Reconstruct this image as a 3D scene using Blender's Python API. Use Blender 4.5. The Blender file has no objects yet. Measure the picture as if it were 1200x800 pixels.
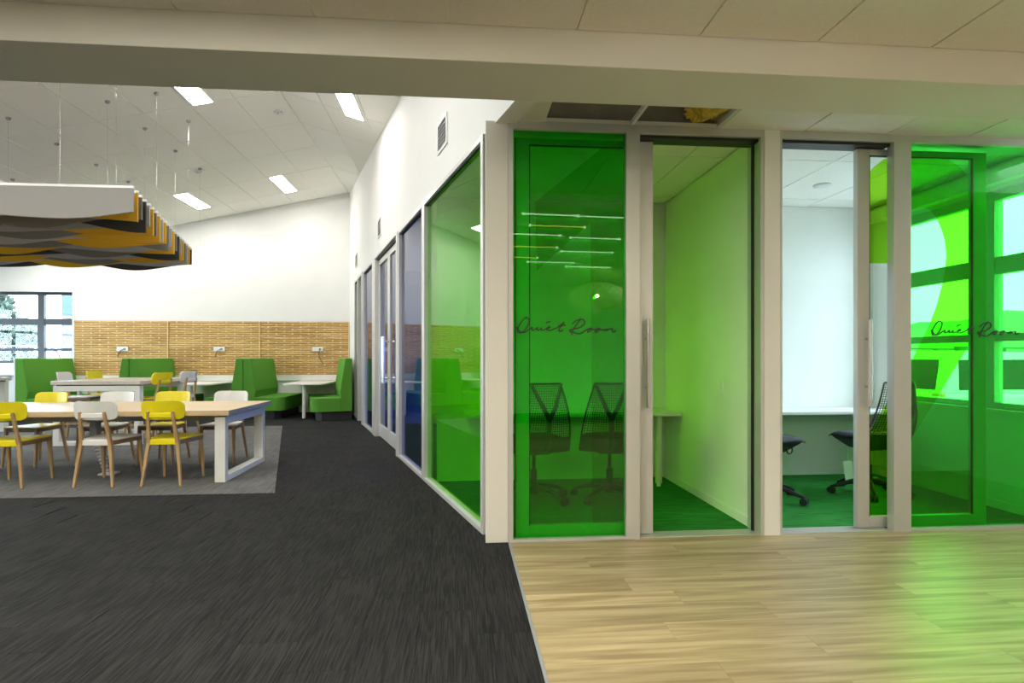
import bpy, math, random
from mathutils import Vector, Matrix
from mathutils.geometry import tessellate_polygon
random.seed(7)
R = math.radians
SC = bpy.context.scene
C = SC.collection

# ------------------------------------------------------------------ camera, sky, exposure
cam_d = bpy.data.cameras.new('camera')
cam_d.sensor_fit = 'HORIZONTAL'
cam_d.sensor_width = 36.0
cam_d.lens = 693.0 / 1200.0 * 36.0
cam_d.shift_y = 18.0 / 1200.0
cam_d.clip_end = 600
cam = bpy.data.objects.new('camera', cam_d)
cam.location = (0, 0, 1.22)
cam.rotation_euler = (R(90), 0, R(-5.1))
C.objects.link(cam)
SC.camera = cam

SC.view_settings.view_transform = 'Standard'
SC.view_settings.look = 'None'
SC.view_settings.gamma = 1.0
SC.view_settings.use_curve_mapping = False
SC.view_settings.exposure = 1.3
SC.cycles.transparent_max_bounces = 32
SC.cycles.max_bounces = 14
SC.cycles.diffuse_bounces = 6
SC.cycles.glossy_bounces = 6
SC.cycles.transmission_bounces = 8
SC.cycles.sample_clamp_indirect = 6.0
SC.cycles.caustics_reflective = False

SKY = 7.0            # bright overcast sky
TROFFER = 20.0       # panels in the big room
NEAR = 19.5          # added, unseen panels in the entrance area
world = bpy.data.worlds.new('overcast_sky')
SC.world = world
world.use_nodes = True
wn = world.node_tree
wn.nodes.clear()
wo = wn.nodes.new('ShaderNodeOutputWorld')
wb = wn.nodes.new('ShaderNodeBackground')
tc = wn.nodes.new('ShaderNodeTexCoord')
nz = wn.nodes.new('ShaderNodeTexNoise')
nz.inputs['Scale'].default_value = 3.0
nz.inputs['Detail'].default_value = 4.0
rp = wn.nodes.new('ShaderNodeValToRGB')
rp.color_ramp.elements[0].color = (0.60, 0.79, 1.0, 1)
rp.color_ramp.elements[1].color = (0.75, 0.88, 1.0, 1)
wn.links.new(tc.outputs['Generated'], nz.inputs['Vector'])
wn.links.new(nz.outputs['Fac'], rp.inputs['Fac'])
wn.links.new(rp.outputs['Color'], wb.inputs['Color'])
wb.inputs['Strength'].default_value = SKY
wn.links.new(wb.outputs['Background'], wo.inputs['Surface'])

# ------------------------------------------------------------------ materials
MATS = {}
def base_mat(name):
    m = bpy.data.materials.new(name); m.use_nodes = True
    nt = m.node_tree; nt.nodes.clear()
    return m, nt, nt.nodes.new, nt.links.new

def pm(name, col, rough=0.5, metal=0.0, var=0.06, scale=18.0, bump=0.0, spec=0.5, stretch=(1, 1, 1), detail=3.0):
    """plain procedural material: base colour with a fine noise variation"""
    if name in MATS: return MATS[name]
    m, nt, N, L = base_mat(name)
    o = N('ShaderNodeOutputMaterial'); b = N('ShaderNodeBsdfPrincipled')
    t = N('ShaderNodeTexCoord'); mp = N('ShaderNodeMapping'); n = N('ShaderNodeTexNoise'); r = N('ShaderNodeValToRGB')
    mp.inputs['Scale'].default_value = stretch
    n.inputs['Scale'].default_value = scale; n.inputs['Detail'].default_value = detail
    r.color_ramp.elements[0].position = 0.3; r.color_ramp.elements[1].position = 0.7
    r.color_ramp.elements[0].color = tuple(max(0, c * (1 - var)) for c in col) + (1,)
    r.color_ramp.elements[1].color = tuple(min(1, c * (1 + var)) for c in col) + (1,)
    L(t.outputs['Object'], mp.inputs['Vector']); L(mp.outputs['Vector'], n.inputs['Vector'])
    L(n.outputs['Fac'], r.inputs['Fac']); L(r.outputs['Color'], b.inputs['Base Color'])
    b.inputs['Roughness'].default_value = rough; b.inputs['Metallic'].default_value = metal
    b.inputs['Specular IOR Level'].default_value = spec
    if bump:
        bp = N('ShaderNodeBump'); bp.inputs['Strength'].default_value = bump; bp.inputs['Distance'].default_value = 0.01
        L(n.outputs['Fac'], bp.inputs['Height']); L(bp.outputs['Normal'], b.inputs['Normal'])
    L(b.outputs['BSDF'], o.inputs['Surface'])
    MATS[name] = m
    return m

def glass(name, tint, f0=0.04, rough=0.0):
    """tinted sheet glass: coloured transmission plus Schlick mirror reflection on each face"""
    m, nt, N, L = base_mat(name)
    o = N('ShaderNodeOutputMaterial'); tr = N('ShaderNodeBsdfTransparent'); gl = N('ShaderNodeBsdfGlossy'); mx = N('ShaderNodeMixShader')
    t = N('ShaderNodeTexCoord'); n = N('ShaderNodeTexNoise'); n.inputs['Scale'].default_value = 1.5
    r = N('ShaderNodeValToRGB')
    r.color_ramp.elements[0].color = tuple(c * 0.97 for c in tint) + (1,)
    r.color_ramp.elements[1].color = tuple(min(1, c * 1.03) for c in tint) + (1,)
    L(t.outputs['Object'], n.inputs['Vector']); L(n.outputs['Fac'], r.inputs['Fac']); L(r.outputs['Color'], tr.inputs['Color'])
    gl.inputs['Roughness'].default_value = rough
    lw = N('ShaderNodeLayerWeight'); lw.inputs['Blend'].default_value = 0.5
    p = N('ShaderNodeMath'); p.operation = 'POWER'; p.inputs[1].default_value = 5.0
    ma = N('ShaderNodeMath'); ma.operation = 'MULTIPLY_ADD'; ma.inputs[1].default_value = 1 - f0; ma.inputs[2].default_value = f0
    L(lw.outputs['Facing'], p.inputs[0]); L(p.outputs[0], ma.inputs[0]); L(ma.outputs[0], mx.inputs['Fac'])
    L(tr.outputs['BSDF'], mx.inputs[1]); L(gl.outputs['BSDF'], mx.inputs[2]); L(mx.outputs['Shader'], o.inputs['Surface'])
    MATS[name] = m
    return m

def film_mat(name, tint):
    m, nt, N, L = base_mat(name)
    o = N('ShaderNodeOutputMaterial'); tr = N('ShaderNodeBsdfTransparent')
    t = N('ShaderNodeTexCoord'); n = N('ShaderNodeTexNoise'); n.inputs['Scale'].default_value = 2.0
    r = N('ShaderNodeValToRGB')
    r.color_ramp.elements[0].color = tuple(c * 0.98 for c in tint) + (1,)
    r.color_ramp.elements[1].color = tuple(min(1, c * 1.02) for c in tint) + (1,)
    L(t.outputs['Object'], n.inputs['Vector']); L(n.outputs['Fac'], r.inputs['Fac']); L(r.outputs['Color'], tr.inputs['Color'])
    L(tr.outputs['BSDF'], o.inputs['Surface'])
    MATS[name] = m
    return m

def emit(name, col, strength):
    m, nt, N, L = base_mat(name)
    o = N('ShaderNodeOutputMaterial'); e = N('ShaderNodeEmission')
    t = N('ShaderNodeTexCoord'); n = N('ShaderNodeTexNoise'); n.inputs['Scale'].default_value = 40
    r = N('ShaderNodeValToRGB')
    r.color_ramp.elements[0].color = tuple(c * 0.97 for c in col) + (1,)
    r.color_ramp.elements[1].color = tuple(col) + (1,)
    L(t.outputs['Object'], n.inputs['Vector']); L(n.outputs['Fac'], r.inputs['Fac']); L(r.outputs['Color'], e.inputs['Color'])
    e.inputs['Strength'].default_value = strength
    L(e.outputs['Emission'], o.inputs['Surface'])
    MATS[name] = m
    return m

def wood(name, dark, light, axis=0, scale=2.0, stretch=14.0, rough=0.45, per_object=0.0, bump=0.02, spec=0.5):
    """wood grain running along one local axis, with a shift and a tone of its own for each object"""
    m, nt, N, L = base_mat(name)
    o = N('ShaderNodeOutputMaterial'); b = N('ShaderNodeBsdfPrincipled')
    t = N('ShaderNodeTexCoord'); oi = N('ShaderNodeObjectInfo'); ad = N('ShaderNodeVectorMath'); ad.operation = 'ADD'
    sc = N('ShaderNodeVectorMath'); sc.operation = 'SCALE'; sc.inputs['Scale'].default_value = 37.0
    cb = N('ShaderNodeCombineXYZ')
    L(oi.outputs['Random'], cb.inputs[0]); L(oi.outputs['Random'], cb.inputs[1]); L(oi.outputs['Random'], cb.inputs[2])
    L(cb.outputs[0], sc.inputs[0]); L(t.outputs['Object'], ad.inputs[0]); L(sc.outputs[0], ad.inputs[1])
    mp = N('ShaderNodeMapping')
    s = [stretch] * 3; s[axis] = 1.0
    mp.inputs['Scale'].default_value = s
    L(ad.outputs[0], mp.inputs['Vector'])
    n = N('ShaderNodeTexNoise'); n.inputs['Scale'].default_value = scale; n.inputs['Detail'].default_value = 6.0; n.inputs['Distortion'].default_value = 0.6
    L(mp.outputs['Vector'], n.inputs['Vector'])
    r = N('ShaderNodeValToRGB')
    r.color_ramp.elements[0].position = 0.32; r.color_ramp.elements[1].position = 0.68
    r.color_ramp.elements[0].color = tuple(dark) + (1,); r.color_ramp.elements[1].color = tuple(light) + (1,)
    L(n.outputs['Fac'], r.inputs['Fac'])
    hs = N('ShaderNodeHueSaturation')
    mv = N('ShaderNodeMath'); mv.operation = 'MULTIPLY_ADD'; mv.inputs[1].default_value = per_object; mv.inputs[2].default_value = 1.0 - per_object * 0.5
    L(oi.outputs['Random'], mv.inputs[0]); L(mv.outputs[0], hs.inputs['Value']); L(r.outputs['Color'], hs.inputs['Color'])
    L(hs.outputs['Color'], b.inputs['Base Color'])
    b.inputs['Roughness'].default_value = rough; b.inputs['Specular IOR Level'].default_value = spec
    bp = N('ShaderNodeBump'); bp.inputs['Strength'].default_value = bump * 5; bp.inputs['Distance'].default_value = 0.002
    L(n.outputs['Fac'], bp.inputs['Height']); L(bp.outputs['Normal'], b.inputs['Normal'])
    L(b.outputs['BSDF'], o.inputs['Surface'])
    MATS[name] = m
    return m

def carpet(name, c0, c1, sx=60.0, sy=5.0, fleck=None, bump=0.5, per_object=0.15):
    """loop-pile carpet with streaks along Y that change from plank to plank"""
    m, nt, N, L = base_mat(name)
    o = N('ShaderNodeOutputMaterial'); b = N('ShaderNodeBsdfPrincipled')
    t = N('ShaderNodeTexCoord'); oi = N('ShaderNodeObjectInfo'); ad = N('ShaderNodeVectorMath'); ad.operation = 'ADD'
    sc = N('ShaderNodeVectorMath'); sc.operation = 'SCALE'; sc.inputs['Scale'].default_value = 53.0
    cb = N('ShaderNodeCombineXYZ')
    L(oi.outputs['Random'], cb.inputs[0]); L(oi.outputs['Random'], cb.inputs[1])
    L(cb.outputs[0], sc.inputs[0]); L(t.outputs['Object'], ad.inputs[0]); L(sc.outputs[0], ad.inputs[1])
    mp = N('ShaderNodeMapping'); mp.inputs['Scale'].default_value = (sx, sy, 1.0)
    L(ad.outputs[0], mp.inputs['Vector'])
    n = N('ShaderNodeTexNoise'); n.inputs['Scale'].default_value = 1.0; n.inputs['Detail'].default_value = 5.0; n.inputs['Distortion'].default_value = 0.8
    L(mp.outputs['Vector'], n.inputs['Vector'])
    n2 = N('ShaderNodeTexNoise'); n2.inputs['Scale'].default_value = 2.2; n2.inputs['Detail'].default_value = 3.0
    L(ad.outputs[0], n2.inputs['Vector'])
    mm = N('ShaderNodeMath'); mm.operation = 'MULTIPLY_ADD'; mm.inputs[1].default_value = 0.22
    L(n2.outputs['Fac'], mm.inputs[0]); 
    m2 = N('ShaderNodeMath'); m2.operation = 'MULTIPLY'; m2.inputs[1].default_value = 0.78
    L(n.outputs['Fac'], m2.inputs[0]); L(m2.outputs[0], mm.inputs[2])
    r = N('ShaderNodeValToRGB')
    r.color_ramp.elements[0].position = 0.40; r.color_ramp.elements[1].position = 0.62
    r.color_ramp.elements[0].color = tuple(c0) + (1,); r.color_ramp.elements[1].color = tuple(c1) + (1,)
    L(mm.outputs[0], r.inputs['Fac'])
    hs = N('ShaderNodeHueSaturation')
    mv = N('ShaderNodeMath'); mv.operation = 'MULTIPLY_ADD'; mv.inputs[1].default_value = per_object; mv.inputs[2].default_value = 1.0 - per_object * 0.5
    L(oi.outputs['Random'], mv.inputs[0]); L(mv.outputs[0], hs.inputs['Value']); L(r.outputs['Color'], hs.inputs['Color'])
    L(hs.outputs['Color'], b.inputs['Base Color'])
    b.inputs['Roughness'].default_value = 0.95; b.inputs['Specular IOR Level'].default_value = 0.15
    bp = N('ShaderNodeBump'); bp.inputs['Strength'].default_value = bump; bp.inputs['Distance'].default_value = 0.006
    L(n.outputs['Fac'], bp.inputs['Height']); L(bp.outputs['Normal'], b.inputs['Normal'])
    L(b.outputs['BSDF'], o.inputs['Surface'])
    MATS[name] = m
    return m

pm('wall_white', (0.80, 0.79, 0.76), 0.7, var=0.015, scale=3)
pm('wall_cream', (0.74, 0.715, 0.655), 0.75, var=0.015, scale=3)
pm('tile_white', (0.88, 0.86, 0.80), 0.85, var=0.03, scale=60, bump=0.05)
pm('tile_cream', (0.78, 0.76, 0.70), 0.85, var=0.03, scale=60, bump=0.05)
pm('grid_white', (0.80, 0.79, 0.74), 0.6, var=0.02)
pm('alu', (0.56, 0.56, 0.53), 0.38, metal=0.35, var=0.02, scale=8, stretch=(1, 1, 0.1))
pm('alu_light', (0.66, 0.65, 0.62), 0.35, metal=0.35, var=0.02, scale=8)
pm('steel', (0.62, 0.60, 0.56), 0.25, metal=1.0, var=0.03, scale=30, stretch=(1, 1, 0.05))
pm('black_seal', (0.012, 0.012, 0.012), 0.5, var=0.1)
pm('void_dark', (0.30, 0.30, 0.29), 0.9, var=0.15, scale=9)
pm('insulation', (0.62, 0.45, 0.08), 0.95, var=0.35, scale=26, bump=0.8, detail=6)
pm('window_grey', (0.055, 0.062, 0.075), 0.4, var=0.05)
pm('window_pale', (0.50, 0.52, 0.53), 0.4, var=0.05)
pm('green_fabric', (0.10, 0.30, 0.035), 0.9, var=0.06, scale=140, bump=0.06, spec=0.2)
pm('black_plinth', (0.012, 0.012, 0.016), 0.5, var=0.1)
pm('white_laminate', (0.78, 0.77, 0.73), 0.35, var=0.015, scale=5)
pm('white_powder', (0.74, 0.73, 0.68), 0.4, var=0.02, scale=8)
pm('grey_edge', (0.28, 0.29, 0.30), 0.5, var=0.05)
pm('chair_yellow', (0.78, 0.66, 0.008), 0.38, var=0.03, scale=6)
pm('chair_white', (0.74, 0.73, 0.69), 0.4, var=0.02, scale=6)
pm('felt_pale', (0.37, 0.355, 0.33), 0.95, var=0.08, scale=120, bump=0.1, spec=0.1)
pm('felt_mid', (0.19, 0.18, 0.165), 0.95, var=0.10, scale=120, bump=0.1, spec=0.1)
pm('felt_dark', (0.055, 0.055, 0.055), 0.95, var=0.12, scale=120, bump=0.1, spec=0.1)
pm('felt_mustard', (0.62, 0.34, 0.025), 0.95, var=0.08, scale=120, bump=0.1, spec=0.1)
pm('plastic_white', (0.78, 0.78, 0.76), 0.4, var=0.02)
pm('black_plastic', (0.015, 0.016, 0.02), 0.45, var=0.1)
pm('black_mesh', (0.02, 0.02, 0.024), 0.6, var=0.1)
pm('seat_black', (0.014, 0.015, 0.022), 0.8, var=0.15, scale=90, bump=0.1)
pm('paper', (0.72, 0.72, 0.70), 0.8, var=0.03)
pm('ink_black', (0.012, 0.018, 0.010), 0.5, var=0.1)
pm('plaster_blue', (0.07, 0.11, 0.165), 0.8, var=0.04, scale=4)
pm('asphalt', (0.38, 0.37, 0.35), 0.9, var=0.2, scale=30, bump=0.2)
pm('hill_green', (0.16, 0.24, 0.10), 0.95, var=0.4, scale=0.06, detail=6)
pm('car_white', (0.72, 0.74, 0.74), 0.25, var=0.01, scale=2)
pm('car_glass', (0.004, 0.005, 0.006), 0.2, var=0.1, spec=0.12)
pm('tyre', (0.02, 0.02, 0.02), 0.85, var=0.2, scale=40)
pm('lamp_red', (0.65, 0.10, 0.03), 0.25, var=0.05)
pm('plate_yellow', (0.75, 0.60, 0.10), 0.4, var=0.05)
pm('leaf_green', (0.035, 0.06, 0.04), 0.7, var=0.4, scale=6)
pm('bark', (0.12, 0.09, 0.06), 0.9, var=0.3, scale=30, bump=0.4)
pm('rail_red', (0.45, 0.06, 0.05), 0.4, var=0.1)
pm('galvanised', (0.10, 0.11, 0.12), 0.5, metal=0.2, var=0.1)
pm('pendant_shell', (0.80, 0.74, 0.50), 0.5, var=0.05)
wood('oak_leg', (0.36, 0.22, 0.10), (0.50, 0.33, 0.16), axis=2, scale=3, stretch=10, per_object=0.12)
wood('oak_dark', (0.19, 0.11, 0.06), (0.28, 0.17, 0.10), axis=1, scale=3, stretch=10, per_object=0.12)
wood('oak_top', (0.52, 0.37, 0.20), (0.62, 0.47, 0.28), axis=0, scale=2, stretch=16, rough=0.36)
wood('ash_top', (0.52, 0.48, 0.40), (0.60, 0.56, 0.48), axis=1, scale=2, stretch=16, rough=0.25)
wood('vinyl_oak', (0.285, 0.20, 0.10), (0.53, 0.415, 0.235), axis=0, scale=1.5, stretch=15, rough=0.40, per_object=0.22, bump=0.01, spec=0.5)
wood('vinyl_joint', (0.20, 0.14, 0.07), (0.24, 0.17, 0.09), axis=0, scale=2, stretch=12, rough=0.6)
wood('ply_strip', (0.48, 0.27, 0.08), (0.74, 0.48, 0.18), axis=0, scale=1.3, stretch=9, rough=0.5)
wood('ply_back', (0.27, 0.15, 0.05), (0.36, 0.21, 0.08), axis=0, scale=1.3, stretch=9, rough=0.6)
wood('ply_pin', (0.72, 0.55, 0.28), (0.80, 0.63, 0.36), axis=2, scale=2, stretch=9, rough=0.5)
carpet('carpet_dark', (0.010, 0.010, 0.0098), (0.031, 0.0298, 0.0285), sx=130, sy=4.5, per_object=0.07)
carpet('carpet_light', (0.10, 0.098, 0.09), (0.17, 0.166, 0.155), sx=70, sy=4)
carpet('carpet_green', (0.016, 0.16, 0.022), (0.04, 0.28, 0.045), sx=5, sy=70)
glass('glass_clear', (0.95, 0.97, 0.96))
glass('glass_green_front', (0.25, 0.92, 0.27))
glass('glass_green_side', (0.52, 0.96, 0.07))
glass('glass_blue', (0.24, 0.36, 0.72))
film_mat('film_green', (0.36, 0.80, 0.035))
emit('panel_light', (1.0, 0.985, 0.95), TROFFER)
emit('fill_panel_warm', (1.0, 0.95, 0.82), NEAR)
emit('tube_white', (1.0, 0.97, 0.9), 3.5)
emit('tube_yellow', (1.0, 0.80, 0.10), 2.5)
emit('bulb_glow', (1.0, 0.80, 0.35), 420.0)

# ------------------------------------------------------------------ mesh helpers
class MB:
    def __init__(s): s.v = []; s.f = []
    def add(s, vs, fs):
        b = len(s.v); s.v += [tuple(p) for p in vs]; s.f += [tuple(b + i for i in f) for f in fs]; return s
    def box(s, x0, x1, y0, y1, z0, z1):
        return s.add([(x0,y0,z0),(x1,y0,z0),(x1,y1,z0),(x0,y1,z0),(x0,y0,z1),(x1,y0,z1),(x1,y1,z1),(x0,y1,z1)],
                     [(3,2,1,0),(4,5,6,7),(0,1,5,4),(1,2,6,5),(2,3,7,6),(3,0,4,7)])
    def prism(s, poly, a0, a1, axis='z'):
        """extrude a 2D polygon: axis z -> (x,y), axis y -> (x,z), axis x -> (y,z)"""
        def P(p, a):
            return (p[0], p[1], a) if axis == 'z' else ((p[0], a, p[1]) if axis == 'y' else (a, p[0], p[1]))
        n = len(poly)
        area = sum(poly[i][0]*poly[(i+1)%n][1]-poly[(i+1)%n][0]*poly[i][1] for i in range(n))
        if area < 0: poly = poly[::-1]
        vs = [P(p, a0) for p in poly] + [P(p, a1) for p in poly]
        flip = (axis == 'y')
        sides = [(i, (i+1) % n, n + (i+1) % n, n + i) for i in range(n)]
        tris = [tuple(t) for t in tessellate_polygon([[Vector((p[0], p[1], 0)) for p in poly]])]
        def up(t):
            a, b, c = (poly[i] for i in t)
            return ((b[0]-a[0])*(c[1]-a[1])-(b[1]-a[1])*(c[0]-a[0])) > 0
        tris = [t if up(t) else t[::-1] for t in tris]
        bot = [t[::-1] for t in tris]; top = [tuple(n + i for i in t) for t in tris]
        if n <= 8 and convex(poly):
            bot = [tuple(range(n))[::-1]]; top = [tuple(range(n, 2*n))]
        fs = bot + top + sides
        if flip: fs = [f[::-1] for f in fs]
        return s.add(vs, fs)
    def cyl(s, p0, p1, r0, r1=None, n=10, caps=True):
        r1 = r0 if r1 is None else r1
        p0, p1 = Vector(p0), Vector(p1); d = (p1 - p0).normalized()
        a = d.orthogonal().normalized(); b = d.cross(a)
        vs = []
        for p, r in ((p0, r0), (p1, r1)):
            for i in range(n):
                t = 2*math.pi*i/n; vs.append(p + a*math.cos(t)*r + b*math.sin(t)*r)
        fs = [(i, (i+1) % n, n+(i+1) % n, n+i) for i in range(n)]
        if caps: fs += [tuple(range(n))[::-1], tuple(range(n, 2*n))]
        return s.add(vs, fs)
    def tube(s, pts, r, n=6):
        pts = [Vector(p) for p in pts]; m = len(pts)
        rr = r if isinstance(r, (list, tuple)) else [r]*m
        vs = []; prev = None
        for k, p in enumerate(pts):
            d = (pts[min(k+1, m-1)] - pts[max(k-1, 0)]).normalized()
            a = d.orthogonal().normalized() if prev is None else (prev - d*prev.dot(d)).normalized()
            prev = a; b = d.cross(a)
            for i in range(n):
                t = 2*math.pi*i/n; vs.append(p + a*math.cos(t)*rr[k] + b*math.sin(t)*rr[k])
        fs = []
        for k in range(m-1):
            for i in range(n):
                j = (i+1) % n; fs.append((k*n+i, k*n+j, (k+1)*n+j, (k+1)*n+i))
        fs += [tuple(range(n))[::-1], tuple(range((m-1)*n, m*n))]
        return s.add(vs, fs)
    def bar(s, p0, p1, w0, d0, w1=None, d1=None, xdir=(1, 0, 0)):
        """tapered square bar between two points"""
        w1 = w0 if w1 is None else w1; d1 = d0 if d1 is None else d1
        p0, p1 = Vector(p0), Vector(p1); d = (p1-p0).normalized(); x = Vector(xdir); x = (x - d*x.dot(d)).normalized(); y = d.cross(x)
        vs = []
        for p, w, q in ((p0, w0, d0), (p1, w1, d1)):
            for sx, sy in ((-1,-1),(1,-1),(1,1),(-1,1)): vs.append(p + x*sx*w/2 + y*sy*q/2)
        return s.add(vs, [(3,2,1,0),(4,5,6,7),(0,1,5,4),(1,2,6,5),(2,3,7,6),(3,0,4,7)])
    def lathe(s, prof, n=20, center=(0, 0)):
        vs = []
        for r, z in prof:
            for i in range(n):
                t = 2*math.pi*i/n; vs.append((center[0]+r*math.cos(t), center[1]+r*math.sin(t), z))
        fs = []
        for k in range(len(prof)-1):
            for i in range(n):
                j = (i+1) % n; fs.append((k*n+i, k*n+j, (k+1)*n+j, (k+1)*n+i))
        fs += [tuple(range(n))[::-1], tuple(range((len(prof)-1)*n, len(prof)*n))]
        return s.add(vs, fs)
    def mesh(s, name, mat):
        me = bpy.data.meshes.new(name); me.from_pydata(s.v, [], s.f); me.validate(); me.update()
        me.materials.append(MATS[mat]); return me
    def build(s, name, mat, parent=None, loc=(0,0,0), rz=0.0, smooth=False, bevel=0.0, seg=2, kind=None):
        o = bpy.data.objects.new(name, s.mesh(name, mat)); C.objects.link(o)
        o.parent = parent; o.location = loc; o.rotation_euler = (0, 0, rz)
        if smooth:
            for p in o.data.polygons: p.use_smooth = True
        if bevel:
            md = o.modifiers.new('bevel', 'BEVEL'); md.width = bevel; md.segments = seg; md.limit_method = 'ANGLE'; md.angle_limit = R(35)
        if kind: o['kind'] = kind
        return o

def convex(poly):
    n = len(poly); sg = 0
    for i in range(n):
        a, b, c = poly[i], poly[(i+1) % n], poly[(i+2) % n]
        cr = (b[0]-a[0])*(c[1]-b[1])-(b[1]-a[1])*(c[0]-b[0])
        if abs(cr) < 1e-9: continue
        if sg == 0: sg = 1 if cr > 0 else -1
        elif (cr > 0) != (sg > 0): return False
    return True

def box(x0, x1, y0, y1, z0, z1): return MB().box(x0, x1, y0, y1, z0, z1)
def tag(o, label, cat=None, group=None, kind=None):
    o['label'] = label
    if cat: o['category'] = cat
    if group: o['group'] = group
    if kind: o['kind'] = kind
    return o
def thing(name, label, cat, loc=(0,0,0), rz=0.0, group=None, kind=None):
    o = bpy.data.objects.new(name, None); C.objects.link(o); o.empty_display_size = 0.1
    o.location = loc; o.rotation_euler = (0, 0, rz)
    return tag(o, label, cat, group, kind)
def struct(name, mb, mat, label, cat, loc=(0,0,0), rz=0.0, bevel=0.0):
    return tag(mb.build(name, mat, None, loc, rz, bevel=bevel), label, cat, kind='structure')
def copy_tree(o, loc=None, rz=None, label=None, group=None, parent=None):
    c = o.copy(); C.objects.link(c)
    if parent is not None: c.parent = parent
    if loc is not None: c.location = loc
    if rz is not None: c.rotation_euler = (0, 0, rz)
    if label: c['label'] = label
    if group: c['group'] = group
    for ch in list(o.children):
        copy_tree(ch, parent=c)
    return c
def rrect(x0, x1, y0, y1, r, n=5):
    pts = []
    for cx, cy, a in ((x1-r, y1-r, 0), (x0+r, y1-r, 90), (x0+r, y0+r, 180), (x1-r, y0+r, 270)):
        for k in range(n+1):
            t = R(a + 90*k/n); pts.append((cx+r*math.cos(t), cy+r*math.sin(t)))
    return pts

# ------------------------------------------------------------------ the shell of the building
CZ = 2.77                      # low ceiling
XR, ZR, SL, SRR = -2.447, 4.858, 0.2156, -0.290   # ridge and the two slopes of the big room's ceiling
YB = 13.4                      # back wall
XW = 4.31                      # outside wall with windows
def zl(x): return ZR + SL*(x-XR)
def zr(x): return ZR + SRR*(x-XR)
WA = R(105.6); WD = Vector((math.sin(R(-15.6)), math.cos(R(-15.6)), 0)); P0 = Vector((0.18, 4.065, 0))
def wp(t, y=0.0, z=0.0):       # a point on the slanting corridor wall: t along it, y out into the big room
    return P0 + WD*t + Vector((-WD.y, WD.x, 0))*y + Vector((0, 0, z))

floor = struct('floor', box(-12.2, 4.6, -5.2, 13.6, -0.12, 0.0), 'carpet_dark', 'charcoal grey streaked carpet floor of the open room', 'floor')
# the slanting corridor wall runs along x = wall_x(y); carpet planks stop short of it
def wall_x(y): return 0.18 - math.tan(R(15.6))*(y-4.065)
plank_c = box(0.0008, 0.2492, 0.0008, 0.9992, 0.0, 0.003).mesh('carpet_plank', 'carpet_dark')
n = 0
for i in range(20):
    x = 0.318 - 0.25*(i+1)
    off = (i % 4)*0.25
    for j in range(-1, 4):
        y = 1.6 + off + j*1.0
        if y + 1.0 > 5.46 and x < -1.4: continue
        if x + 0.25 > wall_x(y+1.0) - 0.06 and y + 1.0 > 3.85: continue
        if y < 1.2: continue
        o = bpy.data.objects.new('carpet_plank', plank_c); C.objects.link(o); o.location = (x, y, 0); o.parent = floor; n += 1

rug = MB().prism([(-1.647, 5.469), (-9.6, 5.469), (-9.6, 10.757), (-3.108, 10.757)], 0.0, 0.004)
tag(rug.build('floor', 'carpet_light', None), 'paler grey carpet area under the long dining table', 'carpet', kind='structure')

vin = struct('floor', box(0.326, 5.2, -3.0, 3.90, 0.0, 0.0015), 'vinyl_joint', 'pale oak plank vinyl floor in front of the green glass rooms', 'floor')
pw, pl_ = 0.18, 1.22
plank_cache = {}
for r_ in range(26):
    y1 = 3.897 - r_*pw; y0 = y1 - pw
    xs = 0.332 - random.random()*pl_
    while xs < 5.15:
        xa, xb = max(xs, 0.332), min(xs+pl_, 5.15)
        if xb - xa > 0.03:
            key = round(xb-xa, 3)
            if key not in plank_cache:
                plank_cache[key] = box(0.0006, key-0.0006, 0.0006, pw-0.0006, 0.0015, 0.0045).mesh('floor_plank', 'vinyl_oak')
            o = bpy.data.objects.new('floor_plank', plank_cache[key]); C.objects.link(o); o.location = (xa, y0, 0); o.parent = vin
        xs += pl_
struct('trim_1', box(0.320, 0.334, -3.0, 3.87, 0.0, 0.006), 'grey_edge', 'thin metal strip where grey carpet meets oak floor', 'floor trim')
struct('floor', MB().prism([(0.36, 3.94), (4.30, 3.94), (4.30, 13.3), (wall_x(13.3)+0.12, 13.3), (wall_x(4.1)+0.10, 4.1)], 0.0, 0.005), 'carpet_green',
       'bright green carpet inside the glazed quiet rooms', 'carpet')

# outer walls and roofs
bwm = MB()
bwm.box(-12.1, -10.9, YB, YB+.2, 0, 3.2); bwm.box(-8.217, -1.9, YB, YB+.2, 0, 2.6); bwm.box(-10.9, -8.217, YB, YB+.2, 0, 1.09)
bwm.prism([(-12.1, 2.6), (-1.9, 2.6), (-1.9, zr(-1.9)+.06), (-2.447, ZR+.06), (-12.1, zl(-12.1)+.06)], YB, YB+.2, 'y')
struct('wall_back', bwm, 'wall_white', 'white end wall above the woven timber panelling', 'wall')
wlm = MB()
for a_, b_ in ((3.0, 4.2), (7.9, 8.5), (12.2, 13.6)): wlm.box(-12.2, -12.0, a_, b_, 0, 3.2)
for a_, b_ in ((4.2, 7.9), (8.5, 12.2)): wlm.box(-12.2, -12.0, a_, b_, 0, .7); wlm.box(-12.2, -12.0, a_, b_, 2.55, 3.2)
struct('wall_back_rooms', box(-1.9, 4.5, YB, YB+.2, 0, 2.95), 'wall_white', 'white wall closing the far glazed rooms', 'wall')
struct('wall_left', wlm, 'wall_white', 'white side wall of the big room beyond the long table', 'wall')
struct('wall_near', box(-9.2, 5.4, -5.2, -5.0, 0, 2.9), 'wall_cream', 'cream wall behind the entrance area', 'wall')
struct('wall_near_left', box(-9.2, -9.0, -5.2, 3.2, 0, 2.9), 'wall_cream', 'cream side wall of the entrance area', 'wall')
struct('wall_near_right', box(5.2, 5.4, -5.2, 4.0, 0, 2.9), 'wall_cream', 'cream wall closing the oak floored area', 'wall')
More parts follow.
